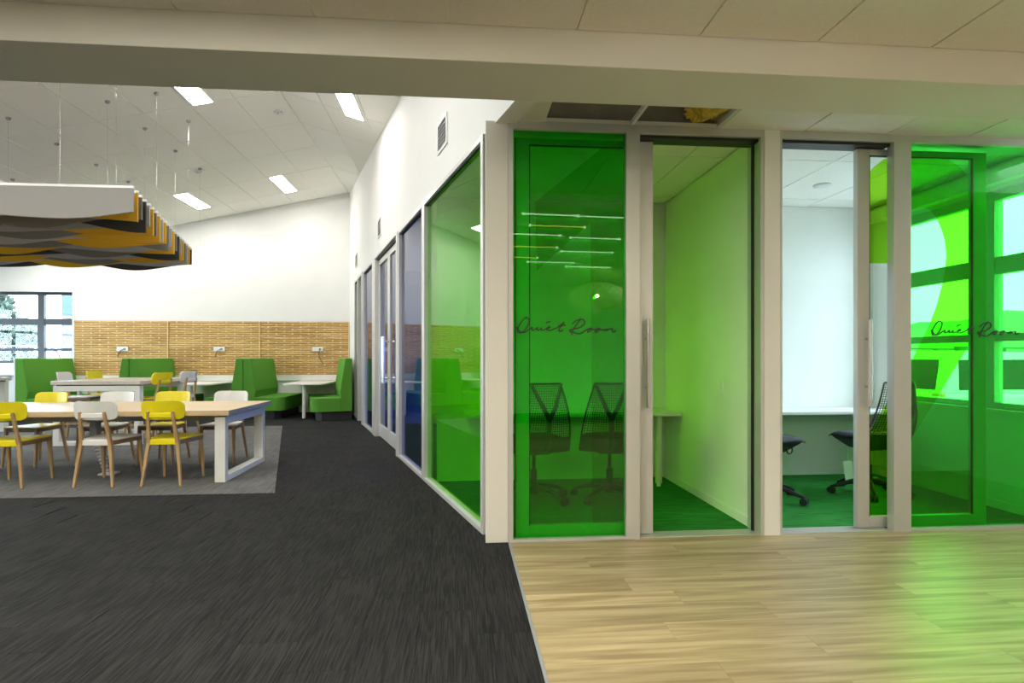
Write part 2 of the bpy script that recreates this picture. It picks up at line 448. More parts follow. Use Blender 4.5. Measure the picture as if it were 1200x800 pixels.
struct('wall_front_left', box(-12.2, -9.0, 3.0, 3.2, 0, 2.7), 'wall_white', 'white wall between entrance area and big room', 'wall')
struct('wall_front_right', box(4.33, 5.4, 3.84, 4.0, 0, 2.9), 'wall_cream', 'cream wall past the last green glass pane', 'wall')

for k_, (a_, b_) in enumerate(((4.2, 7.9), (8.5, 12.2))):  # unseen windows, added to send daylight across towards the green side pane
    p_ = thing('window_%d' % (10+k_), 'added unseen wide dark framed window in the side wall ' + ['nearer the beam', 'nearer the end wall'][k_], 'window', kind='structure')
    for q_ in (a_+.03, (a_*2+b_)/3, (a_+2*b_)/3, b_-.03): box(-12.12, -12.06, q_-.03, q_+.03, .7, 2.55).build('mullion', 'window_grey', p_)
    for z_ in (.73, 1.9, 2.52): box(-12.12, -12.06, a_+.06, b_-.06, z_-.03, z_+.03).build('frame_rail', 'window_grey', p_)
    box(-12.093, -12.087, a_+.03, b_-.03, .72, 2.53).build('pane', 'glass_clear', p_)

# beam and the wall above it
beam = MB(); beam.box(-12.2, 5.3, 2.765, 3.175, 2.60, 2.95)
struct('trim_2', beam, 'wall_cream', 'long cream ceiling beam crossing above the whole room', 'beam', bevel=0.004)
struct('wall_upper', MB().prism([(-12.2, 2.94), (0.9, 2.94), (0.9, zr(0.9)+.1), (XR, ZR+.1), (-12.2, zl(-12.2)+.1)], 2.9, 3.1, 'y'), 'wall_white', 'white wall rising over the beam to the sloping ceiling', 'wall')

# near ceiling with lay-in tiles
def tiles(ceil, xs, ys, z, mat, skip=()):
    cache = {}
    for i in range(len(xs)-1):
        for j in range(len(ys)-1):
            if (i, j) in skip: continue
            w, d = round(xs[i+1]-xs[i], 3), round(ys[j+1]-ys[j], 3)
            if (w, d) not in cache:
                cache[(w, d)] = box(0.006, w-0.006, 0.006, d-0.006, -0.004, 0.012).mesh('ceiling_tile', mat)
            o = bpy.data.objects.new('ceiling_tile', cache[(w, d)]); C.objects.link(o); o.location = (xs[i], ys[j], z); o.parent = ceil
cn = struct('ceiling', box(-9.2, 5.4, -5.2, 2.77, CZ+0.004, CZ+0.12), 'grid_white', 'cream tiled ceiling over the entrance area before the beam', 'ceiling')
gx = [-8.45+0.6*k for k in range(24)]      # grid lines at ... -0.05, 0.55, 1.15 ...
tiles(cn, gx, [-0.835, 0.365, 1.565, 2.765], CZ, 'tile_cream')

# low ceiling over the glazed rooms, with two tiles missing
c2 = MB()
c2.box(0.40, 0.565, 3.17, 3.93, CZ+.004, CZ+.12)
c2.box(1.742, 4.5, 3.17, 3.93, CZ+.004, CZ+.12)
c2.box(1.143, 1.162, 3.17, 3.93, CZ-0.002, CZ+.03)
c2.box(0.55, 1.75, 3.872, 3.93, CZ-.002, CZ+.03)
c2.prism([(0.30, 3.93), (4.5, 3.93), (4.5, 13.6), (wall_x(13.6)+.10, 13.6)], CZ+.004, CZ+.12)
c2o = struct('ceiling', c2, 'grid_white', 'white tiled ceiling over the green glass rooms with two tiles missing', 'ceiling')
gx2 = [0.555, 1.152, 1.752, 2.355, 2.955, 3.56, 4.16]
tiles(c2o, [0.40, 0.555], [3.18, 3.885], CZ, 'tile_cream')
tiles(c2o, gx2[2:], [3.18, 3.885], CZ, 'tile_cream')
tiles(c2o, [0.555, 1.152, 1.752], [4.0, 4.43, 5.52, 5.80], CZ, 'tile_white')
tiles(c2o, [1.752, 2.065], [4.0, 4.43, 5.52, 5.80], CZ, 'tile_white')
tiles(c2o, [2.18, 2.355, 2.955, 3.56, 4.16, 4.30], [4.0, 4.43, 5.52, 5.80], CZ, 'tile_white')
vo = MB(); vo.box(0.5, 1.8, 3.1, 3.95, 2.99, 3.02); vo.box(0.5, 0.53, 3.1, 3.95, CZ+.02, 3.0); vo.box(1.77, 1.8, 3.1, 3.95, CZ+.02, 3.0)
vo.box(0.5, 1.8, 3.92, 3.95, CZ+.02, 3.0); vo.box(0.5, 1.8, 3.09, 3.12, CZ+.02, 3.0)
struct('wall_void', vo, 'void_dark', 'dark open roof space seen through the two missing ceiling tiles', 'ceiling void')

# big room ceiling: two slopes, lay-in tiles 0.585 x 1.08
cm = MB().prism([(-12.3, zl(-12.3)+.006), (XR, ZR+.006), (0.9, zr(0.9)+.006), (0.9, zr(0.9)+.15), (XR, ZR+.15), (-12.3, zl(-12.3)+.15)], 3.0, 13.6, 'y')
cmo = struct('ceiling', cm, 'grid_white', 'white sloping tiled ceiling of the big room', 'ceiling')
al, ar = math.atan(SL), math.atan(SRR)
TLm = {}
ysl = [3.1, 4.0, 5.08, 6.16, 7.24, 8.32, 9.40, 10.46, 11.52, 12.59, 13.38]
for side in (0, 1):
    for i in range(16 if side == 0 else 6):
        for j in range(len(ysl)-1):
            w = 0.585; d = round(ysl[j+1]-ysl[j], 3)
            ww = w/math.cos(al if side == 0 else ar)
            if (side, d) not in TLm:
                TLm[(side, d)] = box(0.005, ww-0.005, 0.005, d-0.005, -0.004, 0.008).mesh('ceiling_tile', 'tile_white')
            x0 = XR - w*(i+1) if side == 0 else XR + w*i
            if side == 1 and (x0 + w) > wall_x(ysl[j]) + 0.5: continue
            o = bpy.data.objects.new('ceiling_tile', TLm[(side, d)]); C.objects.link(o); o.parent = cmo
            o.location = (x0, ysl[j], zl(x0) if side == 0 else zr(x0)); o.rotation_euler = (0, -(al if side == 0 else ar), 0)

# ------------------------------------------------------------------ slanting corridor wall, upper part and bulkhead
def wall_obj(name, mb, mat, label, cat, kind='structure', bevel=0.0):
    return tag(mb.build(name, mat, None, P0, WA, bevel=bevel), label, cat, kind=kind)
HEAD = 2.752
up = MB()
up.prism([(-0.92, HEAD), (9.75, HEAD), (9.75, 4.096+.078*9.75+.05), (-0.92, 4.096-.078*.92+.05)], -0.13, 0.0, 'y')
up.box(8.46, 9.75, -0.13, 0.0, 0, HEAD)
wall_obj('wall_corridor', up, 'wall_white', 'white slanting corridor wall above the coloured glazing', 'wall')
struct('trim_3', MB().prism([(0.172, 3.875), (0.322, 3.875), (0.322, 4.03), (wall_x(4.03)-.012, 4.03)], 0.0, CZ), 'wall_cream', 'cream corner post between coloured glazing and green glass front', 'post', bevel=0.003)

# frames, panes and doors along the corridor wall
def glazed(n, t0, t1, tint, label, fr=0.035, cat='glazing'):
    p = thing('window_%d' % n, label, cat, P0, WA, kind='structure')
    p['kind'] = 'structure'
    for nm, b in (('frame_rail', (t0, t1, -.06, .022, HEAD-.04, HEAD)), ('frame_rail', (t0, t1, -.06, .022, 0, .036)),
                  ('frame_stile', (t0, t0+fr, -.06, .022, .036, HEAD-.04)), ('frame_stile', (t1-fr, t1, -.06, .022, .036, HEAD-.04))):
        box(*b).build(nm, 'alu_light', p, bevel=0.003)
    box(t0+fr-.004, t1-fr+.004, -.024, -.014, .032, HEAD-.036).build('pane', tint, p)
    sl = MB(); sl.box(t0+fr, t0+fr+.012, -.012, .012, .036, HEAD-.04); sl.box(t0+fr, t1-fr, -.012, .012, HEAD-.052, HEAD-.04)
    sl.build('seal', 'black_seal', p)
    return p
glazed(3, 0.0, 1.92, 'glass_green_side', 'large green glass side pane next to the cream corner post', fr=0.05)
glazed(4, 1.92, 3.37, 'glass_blue', 'blue glass pane between green side pane and double doors', fr=0.07)
glazed(5, 5.66, 7.02, 'glass_blue', 'narrow looking blue glass pane beyond the double doors', fr=0.09)
glazed(6, 7.86, 8.46, 'glass_green_side', 'last sliver of green glass at the far end of the corridor wall', fr=0.04)
dj = thing('trim_4', 'pale metal door surround around the blue double doors', 'door frame', P0, WA, kind='structure')
box(3.37, 3.47, -.08, .03, 0, HEAD).build('jamb', 'alu_light', dj, bevel=0.003)
box(5.36, 5.66, -.08, .03, 0, HEAD).build('jamb', 'alu_light', dj, bevel=0.003)
box(3.47, 5.36, -.08, .03, HEAD-.03, HEAD).build('head', 'alu_light', dj, bevel=0.003)
box(3.47, 5.36, -.075, .0, HEAD-.05, HEAD-.03).build('track', 'black_seal', dj)
def leaf_side(n, t0, t1, hx, label):
    p = thing('door_%d' % n, label, 'door', P0, WA, kind='structure')
    y0, y1 = -.075, -.03
    box(t0, t0+.09, y0, y1, .02, HEAD-.055).build('stile', 'alu_light', p, bevel=.003)
    box(t1-.09, t1, y0, y1, .02, HEAD-.055).build('stile', 'alu_light', p, bevel=.003)
    box(t0+.09, t1-.09, y0, y1, .02, .20).build('bottom_rail', 'alu_light', p, bevel=.003)
    box(t0+.09, t1-.09, y0, y1, HEAD-.14, HEAD-.055).build('top_rail', 'alu_light', p, bevel=.003)
    box(t0+.088, t1-.088, -.058, -.048, .196, HEAD-.136).build('pane', 'glass_blue', p)
    h = MB().cyl((hx, .045, .86), (hx, .045, 1.50), .016, n=12).build('handle', 'steel', p, smooth=False)
    for z in (.93, 1.43): MB().cyl((hx, -.03, z), (hx, .045, z), .010, n=10).build('standoff', 'steel', h)
leaf_side(3, 3.475, 4.395, 4.34, 'blue glass door leaf nearer the corner post, with tall bar handle')
leaf_side(4, 4.405, 5.355, 4.47, 'blue glass door leaf farther from the corner post, with tall bar handle')
d5 = thing('door_5', 'grey framed recessed door near the far end of the slanting wall', 'door', P0, WA, kind='structure')
box(7.02, 7.16, -.10, .03, 0, HEAD).build('jamb', 'alu', d5); box(7.74, 7.86, -.10, .03, 0, HEAD).build('jamb', 'alu', d5)
box(7.16, 7.74, -.10, .03, HEAD-.05, HEAD).build('head', 'alu', d5); box(7.16, 7.74, -.10, -.05, 0, HEAD-.05).build('leaf', 'grey_edge', d5)
# wall vents
def vent(t, z, w, h, label):
    v = thing('wall_vent', label, 'vent', wp(t, 0, z), WA, group='square grilles on the corridor wall')
    f = MB(); f.box(-w/2, w/2, 0, .012, h/2-.022, h/2); f.box(-w/2, w/2, 0, .012, -h/2, -h/2+.022)
    f.box(-w/2, -w/2+.022, 0, .012, -h/2+.022, h/2-.022); f.box(w/2-.022, w/2, 0, .012, -h/2+.022, h/2-.022)
    f.build('frame', 'plastic_white', v); box(-w/2+.022, w/2-.022, 0, .002, -h/2+.022, h/2-.022).build('backing', 'grey_edge', v)
    for k in range(7):
        zz = -h/2+.03 + (h-.06)*k/6
        MB().bar((-w/2+.022, .006, zz), (w/2-.022, .006, zz), .012, .003, xdir=(0, .6, -.8)).build('slat', 'alu', v)
vent(1.20, 3.17, .34, .27, 'square louvre vent above the green side pane')
vent(5.04, 3.135, .34, .27, 'square louvre vent above the blue double doors')
vent(8.21, 3.136, .34, .27, 'square louvre vent nearest the timber panelled end wall')

# ------------------------------------------------------------------ green glass front
FY = 3.89
def fbox(p, nm, x0, x1, z0, z1, y0=FY-.04, y1=FY+.03, mat='alu', bevel=.002): return box(x0, x1, y0, y1, z0, z1).build(nm, mat, p, bevel=bevel)
ff = thing('trim_5', 'beige metal framework of the green glass front', 'frame', (0, 0, 0), kind='structure')
fbox(ff, 'head_rail', .322, 4.33, 2.715, CZ, FY-.03, FY+.16)
fbox(ff, 'jamb', .322, .352, 0.0045, 2.715)
fbox(ff, 'sill', .352, 1.107, 0.0045, .024)
fbox(ff, 'sill', 3.133, 4.33, 0.0045, .024)
fbox(ff, 'mullion', 1.107, 1.201, 0.0045, 2.715)
fbox(ff, 'mullion', 3.005, 3.133, 0.0045, 2.715)
fbox(ff, 'end_jamb', 4.28, 4.33, .024, 2.715)
fbox(ff, 'threshold', 1.201, 3.005, 0.005, .010, FY-.02, FY+.11)
fbox(ff, 'door_jamb', 2.045, 2.07, 0.0045, 2.715, FY-.03, FY+.16)
fbox(ff, 'door_jamb', 2.18, 2.20, 0.0045, 2.715, FY-.03, FY+.16)
fbox(ff, 'door_track', 1.201, 2.045, 2.695, 2.715, FY+.0, FY+.12, 'black_seal', 0)
fbox(ff, 'door_track', 2.20, 3.005, 2.695, 2.715, FY+.0, FY+.12, 'black_seal', 0)
fbox(ff, 'seal', 2.033, 2.045, 0.010, 2.695, FY+.06, FY+.085, 'black_seal', 0)
pier = struct('trim_6', box(2.07, 2.18, FY-.035, 5.8, 0.0045, CZ), 'wall_white', 'cream pier and partition between the two quiet rooms', 'partition')
w1 = thing('window_1', 'fixed green glass pane lettered Quiet Room beside the corner post', 'glazing', kind='structure')
box(.350, 1.109, FY-.006, FY+.004, .022, 2.717).build('pane', 'glass_green_front', w1)
w2 = thing('window_2', 'fixed green glass pane lettered Quiet Room in front of the parked car view', 'glazing', kind='structure')
box(3.131, 4.282, FY-.006, FY+.004, .022, 2.717).build('pane', 'glass_green_front', w2)

def slide(n, x0, x1, label, hx, filmpoly):
    p = thing('door_%d' % n, label, 'door', kind='structure')
    y0, y1 = 3.945, 3.99
    box(x0, x0+.09, y0, y1, .012, 2.69).build('stile', 'alu', p, bevel=.002)
    box(x1-.10, x1, y0, y1, .012, 2.69).build('stile', 'alu', p, bevel=.002)
    box(x0+.09, x1-.10, y0, y1, .012, .088).build('bottom_rail', 'alu', p, bevel=.002)
    box(x0+.09, x1-.10, y0, y1, 2.648, 2.69).build('top_rail', 'alu', p, bevel=.002)
    box(x0+.088, x1-.098, 3.964, 3.972, .086, 2.65).build('pane', 'glass_clear', p)
    e = MB()
    e.box(x0+.09, x0+.097, 3.948, 3.963, .088, 2.648); e.box(x1-.107, x1-.10, 3.948, 3.963, .088, 2.648)
    e.box(x0+.097, x1-.107, 3.948, 3.963, 2.64, 2.648); 
    if n == 1: e.box(x0-.006, x0, 3.945, 3.99, .012, 2.69)
    e.build('seal', 'black_seal', p)
    h = MB().cyl((hx, 3.90, .875), (hx, 3.90, 1.478), .0125, n=14).build('handle', 'steel', p)
    for z in (1.01, 1.345): MB().cyl((hx, 3.90, z), (hx, 3.945, z), .009, n=10).build('standoff', 'steel', h)
    tr = [tuple(t) for t in tessellate_polygon([[Vector((a, b, 0)) for a, b in filmpoly]])]
    MB().add([(a, 3.9632, b) for a, b in filmpoly], tr).build('number_film', 'film_green', p)
    return p
# sliding leaf 1 carries a film numeral 1, leaf 2 a film numeral 2
slide(1, .378, 1.321, 'open sliding glass door with large green numeral 1 behind first Quiet Room pane', 1.272,
      [(.963, 2.640), (1.221, 2.640), (1.221, .09), (.904, .09), (.892, 2.134), (.522, 1.803), (.511, 2.265)])
arc = [(2.87, 2.49), (2.931, 2.564), (3.015, 2.632), (3.113, 2.640), (3.40, 2.640), (3.50, 2.645), (3.60, 2.590), (3.684, 2.495)]
inner = [(3.048, 1.885), (3.065, 2.03), (3.11, 2.16), (3.204, 2.258), (3.265, 2.285), (3.322, 2.292), (3.37, 2.272), (3.415, 2.225), (3.455, 2.14), (3.482, 2.06), (3.494, 1.955), (3.483, 1.84), (3.46, 1.73), (3.42, 1.59), (3.364, 1.453), (3.197, 1.134), (3.048, .903), (2.895, .66)]
slide(2, 2.803, 3.787, 'half open sliding glass door with large green numeral 2 behind second Quiet Room pane', 2.865,
      arc + [(3.684, 1.33), (3.434, .943), (3.282, .718), (3.06, .40), (3.684, .40), (3.684, .09), (2.895, .09)] + inner[::-1] + [(2.895, 1.885), (2.895, 2.44)])

# hand-written lettering, drawn as fine strokes (units: metres from the start of the word, height above base line)
ST = [
    [(205,103),(222,97),(205,98),(178,122),(150,165),(133,205),(131,232),(150,243),(182,234),(212,200),(232,160),(240,122),(228,100)],
    [(128,205),(122,190),(135,205),(150,228),(178,240),(205,234),(235,212),(262,196),(272,191),(266,205),(270,218),(288,215),(308,200),(320,190),(314,207),(322,218),(340,210),(360,194),(354,208),(360,218),(378,214),(404,203),(425,198),(438,190),(432,182),(416,190),(408,206),(418,220),(446,216),(480,202),(510,190),(545,160),(575,136)],
    [(575,138),(548,172),(525,205),(524,222),(540,227),(562,214)], [(515,178),(550,172),(586,166)], [(400,150),(412,140),(440,132)],
    [(738,104),(716,128),(690,160),(664,200),(646,235),(650,262)],
    [(648,158),(675,134),(710,115),(745,110),(768,128),(766,155),(742,178),(705,195),(665,204),(632,212),(628,224),(655,234),(690,246),(716,252),(748,238),(780,216),(808,202),(830,194),(836,202),(824,222),(806,234),(798,228),(812,208),(840,206),(870,208),(896,198),(908,192),(914,202),(900,222),(882,236),(872,230),(884,212),(915,206),(950,212),(966,204),(958,222),(966,216),(990,200),(986,218),(994,214),(1022,200),(1040,204),(1036,222),(1050,232),(1074,214)],
]
def smooth_path(p, k=4):
    out = []
    for i in range(len(p)-1):
        a, b, c, d = p[max(i-1, 0)], p[i], p[i+1], p[min(i+2, len(p)-1)]
        for j in range(k):
            t = j/k
            out.append(tuple(0.5*((2*b[q]) + (-a[q]+c[q])*t + (2*a[q]-5*b[q]+4*c[q]-d[q])*t*t + (-a[q]+3*b[q]-3*c[q]+d[q])*t**3) for q in (0, 1)))
    out.append(p[-1]); return out
def lettering(pane, x0, zt, sx, sz):
    m = MB()
    for st in ST:
        pts = [(x0+(a-115)*sx, FY-.0105, zt-(b-97)*sz) for a, b in smooth_path(st)]
        m.tube(pts, 0.0048, n=6)
    o = m.build('lettering', 'ink_black', pane); o['label'] = 'black handwritten lettering reading Quiet Room'
lettering(w1, .372, 1.479, .000703, .00069)
lettering(w2, 3.300, 1.473, .000704, .00069)

# ------------------------------------------------------------------ rooms behind the green glass
struct('wall_rooms_back', box(-0.22, XW, 5.82, 5.90, 0.0, CZ), 'wall_white', 'white back wall of the quiet rooms', 'wall')
wm = MB()
def wall_with_window(m, x0, x1, ya, yb, z0, z1, wins):
    y = ya
    for (a, b, s, t) in wins:
        m.box(x0, x1, y, a, z0, z1); m.box(x0, x1, a, b, z0, s); m.box(x0, x1, a, b, t, z1); y = b
    m.box(x0, x1, y, yb, z0, z1)
wall_with_window(wm, XW, XW+.16, 3.95, 13.6, 0, CZ+.05, [(3.99, 5.58, .80, 2.57), (6.4, 10.6, .80, 2.57)])
struct('wall_right', wm, 'wall_white', 'white outside wall with windows behind the quiet rooms', 'wall')
struct('baseboard_right', box(XW-.012, XW, 3.96, 5.81, .005, .07), 'wall_white', 'low white skirting under the quiet room window', 'skirting')
struct('baseboard_back', box(2.181, XW-.013, 5.808, 5.82, .005, .07), 'wall_white', 'low white skirting on the quiet room back wall', 'skirting')
struct('baseboard_partition', box(2.058, 2.07, 4.06, 5.81, .005, .07), 'wall_white', 'low white skirting along the first room partition', 'skirting')
struct('trim_7', box(XW-.09, XW, 3.96, 5.81, 2.60, 2.72), 'wall_white', 'white blind box running above the quiet room window', 'pelmet')
struct('trim_8', box(XW-.035, XW+.05, 3.985, 5.60, .775, .80), 'wall_white', 'white window sill in the second quiet room', 'window sill')
def ext_window(n, label, y0, y1, mull):
    p = thing('window_%d' % n, label, 'window', kind='structure')
    xa, xb = XW+.03, XW+.10
    for a, b in ((y0, y0+.05), (y1-.05, y1)): box(xa, xb, a, b, .80, 2.57).build('frame_stile', 'window_pale', p, bevel=.004)
    for a, b in ((.80, .85), (2.49, 2.57), (1.89, 2.03), (1.345, 1.41)): box(xa, xb, y0+.05, y1-.05, a, b).build('frame_rail', 'window_pale', p, bevel=.004)
    for yy in mull: box(xa-.01, xb, yy-.05, yy+.05, .85, 2.49).build('mullion', 'window_pale', p, bevel=.004)
    ys = [y0+.05] + list(mull) + [y1-.05]
    for i in range(len(ys)-1):
        for a, b in ((.85, 1.345), (1.41, 1.89), (2.03, 2.49)):
            box(xa+.03, xa+.036, ys[i], ys[i+1], a, b).build('pane', 'glass_clear', p)
ext_window(7, 'grey framed window of the second quiet room facing the parked car', 3.99, 5.58, [4.49])
ext_window(8, 'grey framed window of the room behind the blue glass', 6.4, 10.6, [7.45, 8.5, 9.55])
struct('wall_blue_room_back', box(-1.5, XW, 10.9, 11.0, 0, CZ), 'wall_white', 'white far wall of the room behind the blue glass', 'wall')

def desk(x0, x1, legs, label):
    d = thing('wall_desk', label, 'desk', ((x0+x1)/2, 5.57, 0.005), group='fixed desks in the quiet rooms')
    w = (x1-x0)/2
    box(-w, w, -.24, .245, .665, .695).build('desk_top', 'white_laminate', d, bevel=.004)
    box(-w+.01, w-.01, .215, .24, .60, .665).build('back_rail', 'white_powder', d)
    for lx in legs:
        l = MB().cyl((lx-(x0+x1)/2, -.15, .03), (lx-(x0+x1)/2, -.15, .665), .032, n=16).build('leg', 'white_powder', d, smooth=False)
        MB().cyl((lx-(x0+x1)/2, -.15, 0), (lx-(x0+x1)/2, -.15, .03), .02, n=12).build('foot', 'plastic_white', l)
desk(.05, 2.055, [1.87, .35], 'white fixed desk on round legs in the first quiet room')
desk(2.185, XW-.015, [], 'white fixed desk across the second quiet room back wall')
sw = thing('light_switch', 'small white light switch plate on the green lit partition', 'switch', (2.07, 4.513, .977), R(90))
box(-.035, .035, 0, .010, -.058, .058).build('plate', 'plastic_white', sw, bevel=.003)
for z in (-.022, .022): box(-.012, .012, .010, .016, z-.012, z+.012).build('rocker', 'plastic_white', sw, bevel=.002)
dl = thing('smoke_detector', 'flat round detector on the second quiet room ceiling', 'detector', (3.25, 5.05, CZ-.005))
MB().lathe([(.075, 0), (.072, -.012), (.045, -.018), (.001, -.018)], 24).build('housing', 'plastic_white', dl, smooth=True)

# office chairs -----------------------------------------------------------------
def office_chair():
    t = thing('office_chair', 'x', 'office chair')
    for k in range(5):
        a = R(90 + 72*k); c, s = math.cos(a), math.sin(a)
        leg = MB().tube([(c*.03, s*.03, .115), (c*.16, s*.16, .105), (c*.27, s*.27, .075), (c*.31, s*.31, .062)], [.026, .022, .016, .013], 8).build('base_leg', 'black_plastic', t, smooth=True)
        cas = MB()
        px, py = -s, c
        for sd in (-1, 1):
            q = (c*.315+px*.014*sd, s*.315+py*.014*sd, .030)
            cas.cyl((q[0]-px*.010, q[1]-py*.010, .030), (q[0]+px*.010, q[1]+py*.010, .030), .030, n=14)
        cas.cyl((c*.315, s*.315, .03), (c*.315, s*.315, .07), .010, n=8)
        cas.build('caster', 'black_plastic', t)
    MB().cyl((0, 0, .09), (0, 0, .26), .028, n=14).cyl((0, 0, .24), (0, 0, .46), .016, n=12).cyl((0, 0, .06), (0, 0, .13), .042, n=14).build('gas_lift', 'black_plastic', t)
    m = MB(); m.box(-.09, .09, -.14, .12, .42, .49); m.build('mechanism', 'black_plastic', t, bevel=.02)
    MB().add([(-.10, -.13, .40), (.10, -.13, .40), (.10, .12, .40), (-.10, .12, .40), (-.21, -.18, .497), (.21, -.18, .497), (.21, .22, .497), (-.21, .22, .497)], [(3,2,1,0),(4,5,6,7),(0,1,5,4),(1,2,6,5),(2,3,7,6),(3,0,4,7)]).build('seat_pan', 'black_plastic', t, bevel=.02)
    ring = [(.16+.0*math.cos(R(18*i)), .10+.033*math.cos(R(18*i)), .435+.033*math.sin(R(18*i))) for i in range(21)]
    MB().tube(ring, .007, 6).tube([(.08, .067, .44), (.16, .067, .437)], .007, 6).build('lever_ring', 'black_plastic', t, smooth=True)
    # seat: cushion with rolled front
    sm = MB(); nx, ny = 10, 10
    def sp(u, v, top):
        x = (u-.5)*.48; y = (v-.5)*.46
        e = max(abs(u-.5), abs(v-.5))*2
        rr = (abs(u-.5)*2)**6 + (abs(v-.5)*2)**6
        z = .555 - .025*rr - (.022*max(0, v-.75)/.25 if v > .75 else 0)
        if not top: z = .495 - .0*rr + .008*e
        sc_ = 1-.05*((abs(u-.5)*2)**4*(abs(v-.5)*2)**4)*2
        return (x*sc_, y*sc_+.02, z)
    for top in (1, 0):
        vs = [sp(i/nx, j/ny, top) for j in range(ny+1) for i in range(nx+1)]
        fs = []
        for j in range(ny):
            for i in range(nx):
                q = (j*(nx+1)+i, j*(nx+1)+i+1, (j+1)*(nx+1)+i+1, (j+1)*(nx+1)+i); fs.append(q if top else q[::-1])
        sm.add(vs, fs)
    rim = [i for i in range(nx+1)] + [j*(nx+1)+nx for j in range(1, ny+1)] + [ny*(nx+1)+i for i in range(nx-1, -1, -1)] + [j*(nx+1) for j in range(ny-1, 0, -1)]
    K = (nx+1)*(ny+1)
    for a in range(len(rim)):
        b = (a+1) % len(rim); sm.f.append((rim[b], rim[a], K+rim[a], K+rim[b]))
    sm.build('seat', 'seat_black', t, smooth=True)
    # back: suspended web, wider at the bottom, on a Y shaped spine
    def bp(u, v):   # u -1..1, v 0 bottom..1 top
        hw = .255 - .125*v + .02*math.sin(v*math.pi)
        x = u*hw
        y = -.235 - .10*v - .055*math.sin(v*math.pi) + .075*u*u*(1-.5*v)
        return (x, y, .44 + .56*v)
    web = MB()
    for k in range(23):
        u = -1+2*k/22
        web.tube([bp(u, v/10) for v in range(11)], .0024 if 0 < k < 22 else .008, 5)
    for k in range(30):
        v = k/29
        web.tube([bp(-1+2*i/10, v) for i in range(11)], .0024 if 0 < k < 29 else .009, 5)
    web.build('back_web', 'black_mesh', t, smooth=True)
    low = MB()
    vs = [bp(-1+2*i/10, v*.22/4) for v in range(5) for i in range(11)]
    vs2 = [(x, y-.006, z) for x, y, z in vs]
    fs = [(r_*11+i, r_*11+i+1, (r_+1)*11+i+1, (r_+1)*11+i) for r_ in range(4) for i in range(10)]
    low.add(vs, fs); low.add(vs2, [f[::-1] for f in fs]); low.build('back_base', 'black_mesh', t, smooth=True)
    sy = -.33
    yk = MB()
    yk.tube([(0, -.12, .455), (0, -.26, .46), (0, sy-.05, .50), (0, sy-.09, .74)], .020, 8)
    for sd in (-1, 1): yk.tube([(0, sy-.09, .72), (sd*.05, sy-.085, .82), (sd*.115, sy-.02, .97), (sd*.125, sy, 1.0)], [.020, .018, .014, .012], 8)
    yk.build('y_spine', 'black_plastic', t, smooth=True)
    return t
oc = office_chair()
G = 'mesh back office chairs'
oc.location = (.63, 4.98, .005); oc.rotation_euler = (0, 0, R(10)); oc['label'] = 'black mesh back office chair behind the first lettered pane, next to the corner post'; oc['group'] = G
copy_tree(oc, (1.285, 4.98, .005), R(-12), 'black mesh back office chair behind the first lettered pane, next to the open doorway', G)
copy_tree(oc, (2.61, 4.85, .005), R(-68), 'black office chair mostly hidden by the cream pier, only its seat front and caster showing', G)
c4 = copy_tree(oc, (3.62, 4.95, .005), R(8), 'black mesh back office chair with a paper tag behind the half open door', G)
st = thing('paper_tag', 'white card tag hanging under the seat of an office chair', 'tag', (3.255, 4.70, .415))
MB().bar((0, 0, 0), (0, 0, -.075), .003, .003).build('string', 'plastic_white', st)
MB().prism([(-.045, -.075), (.03, -.065), (.052, -.215), (-.022, -.232)], -.0015, .0015, 'y').build('card', 'paper', st)

# ------------------------------------------------------------------ timber panels on the end wall
PW, PH, PZ = 1.895, 1.165, .828
def weave(n_rows=24, cols=11):
    s = MB(); rh = PH/n_rows; cw = PW/cols
    for r_ in range(n_rows):
        z0 = r_*rh+.004; z1 = (r_+1)*rh-.004; ph = math.pi*(r_ % 2)
        pts = []
        N_ = cols*4
        for i in range(N_+1):
            x = PW*i/N_; y = -.012 + .006*math.cos(math.pi*(x/cw) + ph)
            pts.append((x, y))
        vs = []
        for x, y in pts: vs += [(x, y+.004, z0), (x, y-.003, z0+.008), (x, y-.003, z1-.008), (x, y+.004, z1)]
        fs = []
        for i in range(N_):
            for q in range(3): fs.append((i*4+q, (i+1)*4+q, (i+1)*4+q+1, i*4+q+1))
        s.add(vs, fs)
    return s
def pins(n_rows=24, cols=11):
    s = MB(); rh = PH/n_rows; cw = PW/cols
    for r_ in range(n_rows):
        for c_ in range(cols+1):
            if (c_ + r_) % 2 == 0 and 0 < c_ < cols:
                x = c_*cw; z = (r_+.5)*rh
                s.box(x-.018, x+.018, -.020, -.002, z-.016, z+.016)
    return s
wmesh = weave().mesh('woven_strips', 'ply_strip'); pmesh = pins().mesh('pins', 'ply_pin')
PL = ['woven timber wall panel closest to the dark framed window', 'woven timber wall panel in the middle of the end wall', 'woven timber wall panel closest to the slanting corridor wall']
for k, x in enumerate((-8.160, -6.247, -4.334)):
    p = thing('timber_panel', PL[k], 'wall panel', (x, YB-.028, PZ), group='woven timber panels')
    box(0, PW, -.004, .0, 0, PH).build('backing_board', 'ply_back', p)
    for nm, me in (('woven_strips', wmesh), ('pins', pmesh)):
        o = bpy.data.objects.new(nm, me); C.objects.link(o); o.parent = p; o['kind'] = 'stuff'
        if nm == 'woven_strips':
            for q in o.data.polygons: q.use_smooth = True
    box(PW, PW+.018, -.03, .0, 0, PH).build('edge_batten', 'ply_pin', p)
